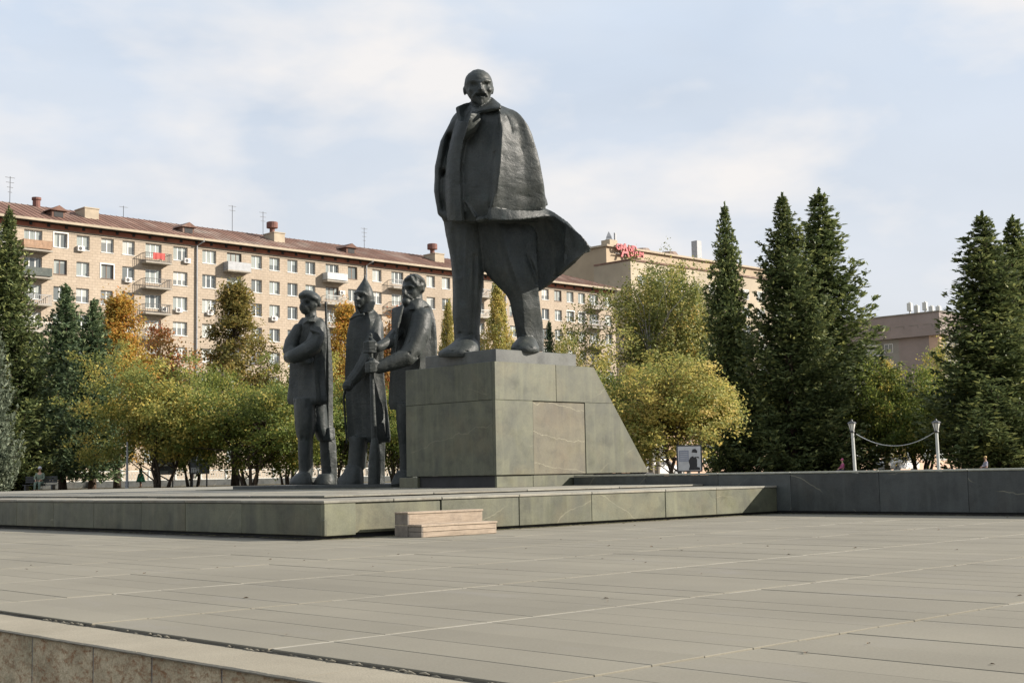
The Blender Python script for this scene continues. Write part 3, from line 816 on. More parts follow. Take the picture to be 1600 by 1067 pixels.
        co -= np.array(base)
        me.vertices.foreach_set('co', co.astype(np.float32).ravel()); me.update()
        if facet:                                                  # chisel the broad surfaces into planes, leave the head as modelled
            ratio, head_y, ang = facet
            o = bpy.data.objects.new('tmp', me); col.objects.link(o)
            zk = s.pt(700, head_y, 0).z - base[2]
            vg = o.vertex_groups.new(name='body'); idx = np.nonzero(co[:, 2] < zk)[0].tolist(); vg.add(idx, 1.0, 'REPLACE')
            dm = o.modifiers.new('d', 'DECIMATE'); dm.ratio = ratio; dm.vertex_group = 'body'; dm.vertex_group_factor = 10.0
            me2 = bpy.data.meshes.new_from_object(o.evaluated_get(bpy.context.evaluated_depsgraph_get()))
            bpy.data.objects.remove(o); bpy.data.meshes.remove(me); me = me2
        me.polygons.foreach_set('use_smooth', np.ones(len(me.polygons), bool))
        if facet: me.set_sharp_from_angle(angle=math.radians(facet[2]))
        me.materials.clear(); me.materials.append(mat); me.name = name
        return obj(name, me, parent)

# ---- the tall figure in an open overcoat
LB = Vector((22.55, 23.9, STAND_Z))
leader = empty('bronze_statue', LB, label='tall bronze statue of a bald bearded man in a billowing overcoat on the pedestal', cat='statue')
S = Sculpt(33.2)
# torso and coat
S.loft([S.corner(163, 738, 762, 778, 0.7, 0.1), S.corner(169, 728, 775, 792, 0.75, 0.05), S.corner(176, 714, 781, 806, 0.8), S.corner(186, 706, 783, 815, 0.8),
        S.corner(200, 701, 784, 824, 0.8), S.corner(222, 694, 783, 832, 0.8), S.corner(250, 687, 781, 840, 0.8), S.corner(280, 682, 778, 846, 0.8),
        S.corner(306, 681, 774, 850, 0.8), S.corner(324, 684, 772, 851, 0.8), S.corner(336, 688, 770, 851, 0.8), S.corner(345, 692, 768, 850, 0.82), S.corner(346.5, 694, 767, 849, 0.8)], n=64, sub=5)
# right sleeve hanging at the side, hand in the pocket
S.limb([(712, 200, -0.05, 12), (699, 225, -0.10, 12), (690, 262, -0.08, 11), (688, 300, -0.02, 10), (693, 330, 0.08, 10), (700, 338, 0.12, 9)])
# coat front hanging from the right shoulder
S.sheet([[(716, 188, 0.30), (724, 190, 0.55), (736, 192, 0.62)], [(703, 240, 0.30), (710, 242, 0.50), (722, 244, 0.62)], [(699, 300, 0.32), (707, 300, 0.52), (722, 300, 0.68)], [(702, 345, 0.32), (710, 346, 0.52), (724, 346, 0.68)]], 0.13, 12, 24)
# long vertical edge where the front meets the side
S.limb([(781, 180, 0.98, 2.4), (783, 205, 1.00, 2.6), (781, 250, 1.13, 2.8), (776, 290, 1.14, 3.0), (770, 318, 1.12, 3.2), (763, 340, 1.02, 3.4)])
# hand at the coat edge, band of the hem running into the tail
S.ell(752, 343, 0.98, 8, 5, 0.14, 0.1)
S.sheet([[(766, 326, 1.08), (800, 329, 0.92), (838, 331, 0.52), (852, 330, 0.25), (884, 348, 0.30)], [(764, 345, 1.12), (800, 345, 0.98), (838, 342, 0.62), (858, 341, 0.40), (886, 352, 0.34)]], 0.14, 26, 8)
S.hull([(840, 285, 0.1), (848, 290, -0.3), (857, 321, -0.5), (845, 325, -0.2), (838, 322, 0.3), (838, 320, -0.6)])
# lapel catching the light
S.hull([(736, 177, 1.10), (739, 178, 0.3), (751, 179, 0.76), (752, 188, 0.78), (745, 203, 0.82), (722, 224, 0.76), (726, 222, 0.3), (730, 200, 1.06), (733, 186, 1.14)])
S.limb([(724, 222, 0.58, 2.0), (716, 245, 0.50, 2.0), (713, 268, 0.50, 1.8)])
S.limb([(714, 290, 0.50, 1.6), (727, 314, 0.64, 1.8), (744, 340, 0.82, 1.8)])
# upturned collar
S.sheet([[(737, 160, -0.25), (724, 163, 0.05), (714, 167, 0.30)], [(739, 172, -0.15), (727, 177, 0.12), (716, 181, 0.36)], [(742, 184, 0.0), (730, 188, 0.28), (720, 192, 0.44)]], 0.11, 12, 12)
S.sheet([[(757, 160, -0.40), (768, 154, -0.10), (776, 160, 0.35), (782, 165, 0.70)], [(750, 168, 0.1), (758, 168, 0.45), (770, 168, 0.76), (783, 169, 0.96)], [(738, 177, 0.50), (748, 175, 0.65), (762, 173, 0.84), (779, 171.5, 0.96)]], 0.09, 16, 12)
S.sheet([[(737, 160, -0.25), (748, 152, -0.55), (757, 156, -0.40)], [(735, 178, -0.3), (748, 176, -0.65), (762, 178, -0.45)]], 0.12, 10, 8)
# shirt under the collar
S.loft([S.oval(168, 737, 760, 0.16, 0.26), S.oval(180, 730, 765, 0.28, 0.28), S.oval(200, 716, 772, 0.34, 0.32)])
# neck and head
S.limb([(749, 178, 0.02, 13), (749, 152, 0.0, 14)])
HW = 0.10
S.ell(747.6, 132.5, HW, 22.6, 23.6, 0.43)
S.ell(747.6, 127, HW - 0.12, 21.5, 17, 0.40)
S.loft([S.oval(132, 726.5, 769, HW + 0.02, 0.40), S.oval(142, 727.5, 769, HW + 0.04, 0.39), S.oval(150, 731, 767, HW + 0.07, 0.36), S.oval(157, 736, 763.5, HW + 0.12, 0.30), S.oval(162, 742, 759, HW + 0.17, 0.22)])
S.limb([(732.5, 127.5, HW + 0.28, 2.6), (740, 127, HW + 0.385, 3.0), (747, 128.6, HW + 0.42, 2.6), (752, 128.6, HW + 0.43, 2.5), (758, 126.6, HW + 0.39, 3.0), (765.5, 127, HW + 0.27, 2.4)])
S.limb([(749.8, 128, HW + 0.40, 2.3), (750.6, 134, HW + 0.47, 2.6), (751.2, 139, HW + 0.49, 3.4)])
S.limb([(747.6, 140, HW + 0.46, 2.2), (754.6, 139.6, HW + 0.46, 2.2)])
S.ell(737.5, 141.5, HW + 0.25, 6.5, 5, 0.12); S.ell(763.2, 141, HW + 0.24, 6, 5, 0.12)
S.limb([(751.2, 143.6, HW + 0.44, 2.7), (745, 145.4, HW + 0.435, 2.9), (740, 150.4, HW + 0.36, 2.1)])
S.limb([(751.2, 143.6, HW + 0.44, 2.7), (757, 144.8, HW + 0.43, 2.9), (761.6, 149.6, HW + 0.35, 2.1)])
S.limb([(746.8, 151.8, HW + 0.41, 1.7), (751, 152.3, HW + 0.43, 2.0), (755.4, 151.6, HW + 0.41, 1.7)])
S.limb([(751, 156.2, HW + 0.35, 5.2), (750.6, 160, HW + 0.36, 4.6), (750.4, 163.4, HW + 0.36, 2.6)])
S.limb([(743, 156, HW + 0.27, 3.2), (750.6, 159.5, HW + 0.33, 4.4), (758.5, 156, HW + 0.26, 3.2)])
S.ell(725.8, 142.8, HW - 0.06, 2.6, 7.2, 0.10, 0.12); S.ell(769.6, 141.8, HW - 0.08, 2.2, 6.6, 0.10, -0.1)
S.dent((741.0, 132.2, HW + 0.40), 0.060, 0.055); S.dent((759.4, 131.8, HW + 0.39), 0.060, 0.055)
S.dent((737.5, 132.0, HW + 0.36), 0.045, 0.03); S.dent((763.0, 131.6, HW + 0.35), 0.045, 0.03)
S.dent((746.4, 149.2, HW + 0.42), 0.035, 0.06, (756, 149.0, HW + 0.42))
S.dent((738.5, 148, HW + 0.33), 0.04, 0.03, (735.5, 156, HW + 0.2)); S.dent((764, 147.5, HW + 0.33), 0.04, 0.03, (766, 154, HW + 0.2))
S.limb([(739, 132.8, HW + 0.335, 2.0), (742.8, 132.9, HW + 0.345, 2.0)]); S.limb([(757.6, 132.4, HW + 0.345, 2.0), (761, 132.2, HW + 0.33, 2.0)])
# standing (right) leg
S.loft([S.oval(338, 692, 752, -0.06, 0.42), S.oval(365, 696, 754, -0.06, 0.42), S.oval(400, 703, 756, -0.05, 0.40), S.oval(430, 706.5, 756, -0.04, 0.39), S.oval(460, 707, 754, -0.03, 0.38),
        S.oval(490, 707, 751.5, -0.03, 0.37), S.oval(515, 709, 750, -0.03, 0.36), S.oval(538, 710, 750.5, -0.04, 0.36), S.oval(556, 712, 750, -0.05, 0.34)])
S.limb([(728, 360, 0.33, 3), (727, 430, 0.34, 3), (733, 480, 0.30, 4), (732, 520, 0.28, 4)])
S.loft([S.oval(527, 716, 743, 0.10, 0.26), S.oval(534, 708, 746, 0.20, 0.33), S.oval(541, 699, 748, 0.29, 0.39), S.oval(547.5, 688, 748, 0.35, 0.43), S.oval(552.5, 684.5, 748, 0.36, 0.44), S.oval(558, 685.5, 747, 0.35, 0.43)])
# forward (left) leg with loose trouser
S.loft([S.corner(336, 738, 775, 836, 0.55, 0.08), S.corner(365, 742, 785, 838, 0.55, 0.08), S.corner(395, 749, 793, 839, 0.55, 0.08), S.corner(425, 758, 803, 840, 0.55, 0.10), S.corner(450, 780, 812, 841, 0.6, 0.13), S.corner(466, 794, 816, 842.5, 0.65, 0.15),
        S.corner(486, 799, 818, 845.5, 0.65, 0.16), S.corner(508, 804, 819, 848.5, 0.65, 0.12), S.corner(530, 808, 822, 850, 0.65, 0.08), S.corner(549, 812, 826, 850.5, 0.6, 0.06)], n=52)
S.loft([S.oval(526, 811, 834, 0.26, 0.20), S.oval(531.5, 806, 838, 0.36, 0.28), S.oval(538, 800.5, 841, 0.48, 0.36), S.oval(544, 798, 843, 0.54, 0.40), S.oval(550.5, 798.5, 843, 0.53, 0.39)])
# coat tail blown back, seen from its inside
def fold(u, v): return 0.16 * math.sin(u * 9.0 + 0.6) * (0.25 + 0.75 * v) * min(1.0, 6 * u)
S.sheet([[(760, 338, 0.10), (800, 334, 0.10), (846, 326, 0.28), (882, 346, 0.55), (905, 366, 0.66), (922.5, 387, 0.70)],
         [(768, 368, -0.10), (806, 366, -0.15), (850, 356, 0.10), (884, 362, 0.46), (904, 376, 0.62), (922, 388.5, 0.68)],
         [(784, 410, -0.12), (814, 410, -0.18), (852, 398, 0.02), (884, 390, 0.34), (904, 392, 0.54), (921.5, 390, 0.66)],
         [(800, 452, -0.05), (820, 456, -0.05), (843, 455, 0.12), (872, 431, 0.32), (898, 409, 0.50), (920.5, 390, 0.64)]], 0.12, 46, 30, fold)
S.hull([(884, 348, 0.62), (884, 349, 0.50), (906, 366.5, 0.72), (906, 368, 0.60), (924, 387.5, 0.74), (923, 388.5, 0.66), (899, 408, 0.56), (898, 408, 0.44), (880, 424, 0.42), (880, 424, 0.34), (882, 385, 0.36), (890, 370, 0.48)])
# back of the coat
S.loft([S.corner(322, 700, 760, 850, 0.45, -0.5), S.corner(350, 712, 770, 851, 0.40, -0.6), S.corner(385, 738, 785, 850, 0.36, -0.62), S.corner(420, 770, 805, 846, 0.30, -0.6), S.corner(448, 800, 820, 842, 0.28, -0.55)])
# drapery hollows
S.dent((703, 214, 0.12), 0.09, 0.26, (695, 270, 0.10)); S.dent((695, 270, 0.10), 0.09, 0.30, (694, 326, 0.15))
S.dent((727, 232, 0.7), 0.05, 0.05, (720, 268, 0.6)); S.dent((719, 288, 0.7), 0.05, 0.03, (742, 334, 0.9))
S.dent((757, 225, 0.95), 0.16, 0.06, (752, 300, 0.95)); S.dent((773, 240, 1.05), 0.05, 0.05, (765, 325, 1.05))
S.dent((790, 235, 0.95), 0.05, 0.04, (815, 228, 0.7)); S.dent((812, 232, 0.75), 0.06, 0.03, (822, 262, 0.58)); S.dent((788, 302, 0.95), 0.05, 0.02, (830, 308, 0.55))
S.dent((800, 205, 0.85), 0.07, 0.04, (822, 212, 0.5)); 
S.dent((812, 350, 0.4), 0.06, 0.10, (838, 440, 0.2)); S.dent((838, 348, 0.4), 0.07, 0.12, (868, 432, 0.3)); S.dent((862, 352, 0.5), 0.06, 0.10, (892, 408, 0.45))
S.dent((742, 352, 0.5), 0.08, 0.10, (760, 424, 0.3)); S.dent((772, 352, 0.55), 0.06, 0.05, (800, 440, 0.45)); S.dent((708, 360, 0.3), 0.06, 0.05, (716, 430, 0.3))
S.dent((742, 400, 0.3), 0.05, 0.05, (740, 520, 0.3)); S.dent((718, 440, 0.35), 0.08, 0.05, (722, 470, 0.35)); S.dent((709, 520, 0.25), 0.035, 0.05, (748, 523, 0.3)); S.dent((806, 521, 0.35), 0.035, 0.05, (838, 524, 0.45))
S.dent((690, 541, 0.6), 0.03, 0.03, (735, 536, 0.75)); S.dent((700, 548, 0.75), 0.018, 0.03, (745, 549, 0.75)); S.dent((800, 541, 0.85), 0.018, 0.03, (842, 543, 0.9))
S.dent((832, 190, 0.3), 0.05, 0.04, (846, 290, 0.2)); S.dent((796, 250, 0.9), 0.045, 0.018, (792, 312, 0.95)); S.dent((793, 182, 0.85), 0.05, 0.035, (800, 215, 0.85))
S.build('figure', 0.026, LB, leader, MAT['bronze'], 1, (0.007, 4.2), (0.14, 166, 17))

# ---- soldier with slung rifle and folded arms
BASE3_Z = 0.745
def group_base(px, dep): 
    p = at(px, 757, dep); return Vector((p.x, p.y, BASE3_Z))
B1 = group_base(488, 38.0)
sol1 = empty('bronze_statue', B1, label='bronze worker statue in flat cap with folded arms, leftmost of the three', cat='statue', group='bronze figures standing left of the pedestal')
S = Sculpt(38.0)
S.loft([S.oval(489, 478, 497, 0.05, 0.18), S.corner(496, 472, 492, 502, 0.7), S.corner(504, 466, 494, 507, 0.75), S.corner(518, 461, 494, 509, 0.75), S.corner(540, 455, 492, 509, 0.75),
        S.corner(562, 453, 491, 508, 0.75), S.corner(590, 452, 492, 507, 0.75), S.corner(612, 450, 493, 508, 0.8), S.corner(626, 449, 494, 509, 0.82), S.corner(632, 452, 493, 508, 0.75)][1:], n=52)
S.limb([(486, 500, 0.1, 9.5), (485, 484, 0.1, 9)])
# head turned to the left, flat cap pushed back
S.ell(483, 473, 0.14, 13.5, 16, 0.26, 0.1); S.ell(477.5, 480, 0.20, 10, 11, 0.20)
S.ell(486.5, 463, 0.10, 16.5, 8.5, 0.33, -0.42); S.ell(477, 461, 0.16, 11, 6.5, 0.26, 0.2); S.limb([(469.5, 464.5, 0.12, 3), (476, 462.5, 0.34, 3), (486, 463, 0.34, 3), (496, 471, 0.22, 3.2), (499, 477, 0.08, 3.2)])
S.limb([(469.8, 470.5, 0.14, 1.6), (474, 469.2, 0.29, 1.9), (483, 469.4, 0.37, 1.8)])
S.limb([(474.2, 470, 0.29, 1.4), (471.4, 476.6, 0.37, 2.2), (473.6, 477.8, 0.34, 1.7)])
S.limb([(471.6, 480.4, 0.24, 1.4), (475, 480.2, 0.31, 1.6), (480, 481.0, 0.33, 1.3)]); S.limb([(472.6, 483.6, 0.24, 1.2), (477.5, 483.8, 0.32, 1.3)]); S.ell(475.8, 487.2, 0.22, 5.5, 4.2, 0.13)
S.ell(493, 476.5, 0.24, 2.4, 4.6, 0.06)
S.dent((480, 473.2, 0.40), 0.055, 0.085); S.dent((470.4, 473.6, 0.26), 0.04, 0.07); S.dent((474, 482.2, 0.34), 0.02, 0.04, (479, 482.4, 0.34))
# collar
S.hull([(475, 497, 0.30), (471, 508, 0.42), (480, 501, 0.5), (494, 493, 0.36), (499, 497, 0.2), (490, 503, 0.46), (487, 495, 0.0)])
# arms folded across the chest
S.limb([(497, 510, 0.25, 11), (494, 528, 0.46, 13), (489, 541, 0.64, 13.5), (474, 550, 0.78, 12.5), (459, 557, 0.72, 11), (452, 558, 0.5, 9.5)])
S.limb([(466, 514, 0.10, 9), (456, 534, 0.20, 11), (452, 547, 0.36, 10.5), (464, 556, 0.62, 9.5), (482, 562, 0.66, 8)])
S.limb([(486, 516, 0.70, 2.6), (498, 521, 0.60, 2.8), (501, 530, 0.55, 2.4)])
# breeches, boots
S.loft([S.oval(622, 458, 490, 0.30, 0.36), S.oval(645, 459.5, 493, 0.32, 0.40), S.oval(668, 461, 493, 0.32, 0.39), S.oval(683, 464, 490, 0.32, 0.32), S.oval(688, 467, 486, 0.32, 0.26)])
S.loft([S.oval(622, 480, 509, 0.0, 0.34), S.oval(650, 484, 512, -0.02, 0.36), S.oval(672, 490, 514, -0.04, 0.36), S.oval(688, 496, 520, -0.05, 0.30)])
S.loft([S.oval(683, 465.5, 489, 0.32, 0.27), S.oval(710, 465.5, 489, 0.31, 0.27), S.oval(735, 467, 489, 0.28, 0.25), S.oval(750, 464, 488, 0.32, 0.26), S.oval(757, 463, 488, 0.32, 0.26)])
S.loft([S.oval(738, 466, 486, 0.42, 0.22), S.oval(746, 456, 487, 0.50, 0.30), S.oval(753, 452, 487, 0.54, 0.32), S.oval(757, 452.5, 487, 0.54, 0.32)])
S.loft([S.corner(684, 499, 512, 524, 0.8, -0.2), S.corner(710, 500, 515, 526, 0.8, -0.2), S.corner(738, 502, 517, 526.5, 0.8, -0.2), S.corner(757, 499, 516, 526.5, 0.8, -0.2)])
S.loft([S.oval(740, 498, 520, 0.18, 0.22), S.oval(749, 492, 523, 0.24, 0.28), S.oval(757, 489, 523, 0.26, 0.30)])
S.dent((478, 560, 0.9), 0.10, 0.10, (500, 558, 0.6)); S.dent((470, 600, 0.6), 0.05, 0.04, (468, 630, 0.6)); S.dent((484, 580, 0.7), 0.08, 0.05, (483, 630, 0.7))
S.dent((468, 712, 0.5), 0.03, 0.02, (487, 716, 0.5)); S.dent((467, 738, 0.5), 0.03, 0.03, (488, 741, 0.5)); S.dent((476, 640, 0.65), 0.05, 0.05, (474, 684, 0.6)); S.dent((462, 660, 0.5), 0.04, 0.03, (488, 676, 0.6))
S.dent((476, 508, 0.6), 0.03, 0.04, (480, 545, 0.8)); S.dent((490, 524, 0.75), 0.03, 0.035, (476, 536, 0.85)); S.dent((470, 545, 0.9), 0.025, 0.03, (458, 552, 0.8)); S.dent((464, 575, 0.5), 0.04, 0.04, (460, 628, 0.5)); S.dent((498, 570, 0.5), 0.04, 0.04, (500, 628, 0.5))
S.dent((503, 700, 0.1), 0.03, 0.025, (526, 706, 0.0)); S.dent((503, 722, 0.1), 0.03, 0.025, (526, 727, 0.0))
S.build('figure', 0.026, B1, sol1, MAT['bronze'], 1, (0.004, 5.0), (0.16, 494, 19))
R1 = Sculpt(37.95)
R1.limb([(509, 473, -0.05, 1.9), (510.2, 530, -0.05, 2.0)])
R1.loft([R1.corner(512, 507.5, 511, 514.5, 1.0, -0.08), R1.corner(540, 507, 512, 517.5, 1.0, -0.08), R1.corner(590, 506.5, 513, 520.5, 1.0, -0.1), R1.corner(640, 505.5, 512.5, 520.5, 1.0, -0.12), R1.corner(672, 504, 513, 521, 1.0, -0.12)], n=24)
R1.loft([R1.corner(668, 499, 514, 523, 0.9, -0.05), R1.corner(680, 497.5, 515, 523.5, 0.9, -0.05), R1.corner(687, 498, 516, 523, 0.9, -0.05)], n=24)
R1.limb([(507, 560, 0.05, 0.9), (504.5, 600, 0.2, 0.9), (504, 630, 0.22, 0.9), (505.5, 660, 0.1, 0.9)])
R1.build('rifle', 0.02, B1, sol1, MAT['bronze'], 1)

# ---- soldier in pointed cloth helmet and long greatcoat
B2 = group_base(570, 37.4)
sol2 = empty('bronze_statue', B2, label='bronze soldier statue in pointed cloth helmet and long greatcoat, middle of the three', cat='statue', group='bronze figures standing left of the pedestal')
S = Sculpt(37.4)
S.loft([S.corner(485, 558, 574, 586, 0.7), S.corner(493, 550, 576, 592, 0.75), S.corner(506, 545, 578, 597, 0.75), S.corner(530, 541.5, 578, 599, 0.75), S.corner(560, 540, 578, 598, 0.75), S.corner(585, 539, 579, 599, 0.75),
        S.corner(620, 540, 582, 602, 0.8), S.corner(655, 542, 586, 606, 0.85), S.corner(684, 543, 589, 609, 0.85), S.corner(691, 546, 588, 607, 0.8)], n=56)
# helmet with spike, face opening, ear flaps turned out
S.loft([S.oval(429, 569.4, 571.0, 0.10, 0.02), S.oval(436, 567.6, 573.0, 0.10, 0.05), S.oval(444, 562.5, 577.5, 0.10, 0.13), S.oval(452, 557, 581.5, 0.10, 0.22), S.oval(461, 553.4, 584, 0.10, 0.27), S.oval(471, 553.2, 584.5, 0.08, 0.27), S.oval(480, 555, 584, 0.06, 0.24), S.oval(489, 558, 583, 0.06, 0.22)], n=36)
S.ell(563.5, 468, 0.22, 9.5, 13, 0.20)
S.limb([(554, 458.5, 0.20, 1.9), (560, 456.5, 0.36, 2.2), (568, 457.5, 0.38, 2.2), (574, 462, 0.32, 2.2), (577, 470, 0.26, 2.0)])
S.limb([(558.8, 461, 0.38, 1.4), (557.6, 467.6, 0.45, 2.0)]); S.limb([(557.5, 473, 0.38, 1.4), (562, 473.4, 0.38, 1.4)]); S.ell(560, 478, 0.30, 4.5, 4, 0.12)
S.dent((563.5, 463.6, 0.42), 0.045, 0.07); S.dent((556, 464, 0.36), 0.035, 0.05)
S.hull([(573, 470, 0.30), (576, 466, 0.12), (588, 472, 0.28), (583.5, 484, 0.36), (574, 489, 0.40), (566, 490, 0.36), (578, 480, 0.0)])
S.hull([(553, 472, 0.15), (556, 490, 0.30), (564, 491, 0.40), (560, 482, 0.2), (556, 476, -0.1)])
S.limb([(547, 499, 0.22, 2), (555, 494, 0.36, 2.2), (568, 491, 0.44, 2.2)])
# near arm down to the hilt
S.limb([(587, 508, 0.15, 12), (584, 535, 0.40, 13.5), (575, 560, 0.56, 12.5), (560, 583, 0.66, 10.5), (547, 598, 0.74, 8.5)])
S.ell(543.5, 603, 0.82, 8.2, 8.5, 0.16, 0.3); S.ell(539.5, 606, 0.92, 4.2, 4.8, 0.08)
for k in range(4): S.limb([(538.5 + k * 3.2, 597.5, 0.94, 1.7), (537.5 + k * 3.3, 602.5, 0.98, 1.7), (538.2 + k * 3.2, 606.5, 0.94, 1.5)])
# split coat skirts
S.dent((586, 590, 0.9), 0.08, 0.16, (592, 690, 0.95)); S.dent((556, 500, 0.7), 0.05, 0.05, (552, 590, 0.7)); S.dent((548, 620, 0.5), 0.06, 0.08, (552, 690, 0.5)); S.dent((568, 620, 0.85), 0.07, 0.06, (566, 690, 0.85))
S.dent((560, 505, 0.6), 0.05, 0.05, (572, 540, 0.7)); S.dent((570, 596, 0.8), 0.05, 0.07, (575, 690, 0.95)); S.dent((597, 540, 0.4), 0.05, 0.05, (604, 680, 0.5)); S.dent((548, 520, 0.3), 0.05, 0.05, (545, 585, 0.3))
# trousers and boots
S.loft([S.oval(682, 546, 574, 0.36, 0.30), S.oval(705, 545, 574, 0.36, 0.30), S.oval(728, 543, 572, 0.36, 0.30), S.oval(732, 543, 571, 0.36, 0.28)])
S.loft([S.oval(727, 541.5, 567, 0.40, 0.27), S.oval(738, 536, 568, 0.50, 0.34), S.oval(748, 528, 568.5, 0.56, 0.40), S.oval(757.5, 526, 568.5, 0.58, 0.42)])
S.loft([S.corner(682, 577, 592, 602, 0.8, 0.0), S.corner(720, 578, 593, 601, 0.8, 0.0), S.corner(745, 576, 592, 601.5, 0.8, 0.05), S.corner(757, 574, 592, 601.5, 0.8, 0.08)])
S.build('figure', 0.026, B2, sol2, MAT['bronze'], 1, (0.004, 5.0), (0.16, 494, 19))
Q = Sculpt(37.4)
Q.limb([(541, 604, 0.86, 2.2), (537, 620, 0.66, 1.9), (539, 650, 0.3, 1.8), (542, 692, 0.1, 1.6)])
Q.build('sabre', 0.02, B2, sol2, MAT['bronze'], 1)

# ---- bearded bareheaded man gripping an upright pole
B3 = group_base(643, 36.6)
sol3 = empty('bronze_statue', B3, label='bronze statue of bearded bareheaded man gripping a pole, nearest the pedestal', cat='statue', group='bronze figures standing left of the pedestal')
S = Sculpt(36.6)
S.loft([S.corner(474, 632, 650, 668, 0.7), S.corner(480, 622, 652, 673, 0.72), S.corner(492, 614, 653, 677, 0.75), S.corner(515, 611.5, 655, 680.5, 0.75), S.corner(550, 611, 656, 682, 0.75), S.corner(590, 609, 655, 682, 0.75), S.corner(625, 607, 655, 682, 0.78), S.corner(640, 609, 654, 681, 0.72)], n=56)
# coat front standing away from the chest, collar
S.hull([(612, 483, 0.30), (616, 480, 0.1), (629, 476, 0.42), (627, 500, 0.70), (615, 555, 0.60), (611, 555, 0.25)])
S.hull([(632, 480, 0.36), (642, 471, 0.40), (655, 466, 0.30), (667, 471, 0.1), (671, 478, 0.2), (652, 482, 0.52), (638, 485, 0.50), (650, 470, -0.3)])
S.limb([(629, 480, 0.58, 2.5), (622, 505, 0.72, 2.6), (618, 550, 0.78, 2.6)])
S.limb([(648, 478, 0.05, 13), (647, 460, 0.05, 13)])
S.ell(647, 446, 0.05, 18.5, 18.5, 0.34, -0.15); S.ell(642, 455, 0.14, 14.5, 19, 0.28)
S.limb([(629.5, 449, 0.24, 2.0), (634, 447, 0.38, 2.4), (642, 447.4, 0.42, 2.4), (649, 449, 0.36, 2.0)])
S.limb([(633.5, 449, 0.38, 1.7), (632.0, 458, 0.46, 2.6)])
S.limb([(631, 463, 0.38, 2.6), (636, 462, 0.42, 2.8), (643, 466, 0.36, 2.2)]); S.ell(635, 471, 0.30, 7.0, 8.0, 0.18); S.limb([(632.5, 472, 0.33, 4.4), (633.5, 478, 0.33, 2.8)])
S.ell(661, 452, 0.16, 3.0, 5.6, 0.08)
S.limb([(634, 437, 0.26, 3), (642, 433.5, 0.36, 3.2), (646, 440, 0.38, 2.6), (652, 446, 0.36, 2.6), (660, 446, 0.24, 2.6)]); S.limb([(648, 432, 0.26, 4), (660, 438, 0.20, 4), (663, 446, 0.12, 3.5)])
S.dent((640.5, 451.4, 0.44), 0.06, 0.08); S.dent((630.8, 452, 0.38), 0.04, 0.06); S.dent((656, 441, 0.34), 0.045, 0.05)
# near arm reaching down to the pole, far forearm above it
S.limb([(659, 498, 0.42, 17), (654, 522, 0.62, 17.5), (644, 548, 0.80, 16), (636, 557, 0.90, 14.5), (612, 567, 1.06, 12), (592, 574, 1.16, 9.8)])
S.ell(580, 574, 1.18, 9.5, 10, 0.20, 0.2)
for k in range(4): S.limb([(586, 566 + k * 4.4, 1.34, 2.5), (578, 566.5 + k * 4.4, 1.40, 2.6), (572.5, 568 + k * 4.2, 1.30, 2.4), (573, 569 + k * 4.0, 1.16, 2.2)])
S.limb([(590, 568, 1.28, 3), (583, 562, 1.34, 2.8), (577, 560, 1.3, 2.4)])
S.limb([(620, 520, 0.35, 10), (607, 535, 0.75, 9.5), (590, 543, 1.05, 7.5)])
S.ell(579, 543, 1.12, 8, 11, 0.18)
for k in range(4): S.limb([(586, 534.5 + k * 5.0, 1.26, 2.5), (577, 534.5 + k * 5.0, 1.32, 2.6), (570, 535.5 + k * 4.8, 1.24, 2.4), (569, 536.5 + k * 4.6, 1.10, 2.2)])
S.limb([(587, 538, 1.2, 3), (581, 530, 1.22, 2.8), (577, 527, 1.2, 2.3)])
S.dent((650, 555, 0.95), 0.08, 0.16, (664, 520, 0.7)); S.dent((634, 510, 0.75), 0.05, 0.05, (628, 620, 0.8)); S.dent((664, 530, 0.75), 0.05, 0.06, (662, 620, 0.8))
# legs
S.loft([S.oval(630, 618, 648, 0.24, 0.34), S.oval(668, 620, 646, 0.24, 0.32), S.oval(700, 624, 645, 0.22, 0.26), S.oval(732, 624, 644, 0.22, 0.26), S.oval(757, 620, 644, 0.24, 0.28)])
S.loft([S.oval(736, 620, 642, 0.34, 0.22), S.oval(746, 614, 643, 0.42, 0.28), S.oval(757, 610, 643, 0.46, 0.32)])
S.loft([S.oval(630, 648, 678, -0.05, 0.34), S.oval(680, 650, 676, -0.08, 0.30), S.oval(757, 652, 676, -0.1, 0.28)])
S.dent((646, 500, 0.9), 0.04, 0.04, (640, 535, 1.0)); S.dent((640, 552, 1.1), 0.035, 0.05, (626, 548, 1.0)); S.dent((652, 556, 1.0), 0.035, 0.05, (630, 566, 1.1)); S.dent((606, 563, 1.2), 0.025, 0.03, (604, 578, 1.2)); S.dent((672, 500, 0.3), 0.05, 0.05, (674, 580, 0.3))
S.build('figure', 0.026, B3, sol3, MAT['bronze'], 1, (0.005, 4.6), (0.16, 480, 19))
Q = Sculpt(36.6)
Q.limb([(579, 523, 1.16, 3.0), (580, 560, 1.16, 3.2), (583, 640, 1.16, 4.0), (585, 690, 1.14, 4.6)])
Q.loft([Q.oval(686, 580, 590.5, 1.14, 0.09), Q.oval(705, 577, 594, 1.12, 0.15), Q.oval(735, 575, 595, 1.10, 0.17), Q.oval(757, 575, 594, 1.10, 0.17)], n=24)
Q.build('pole', 0.02, B3, sol3, MAT['bronze'], 1)

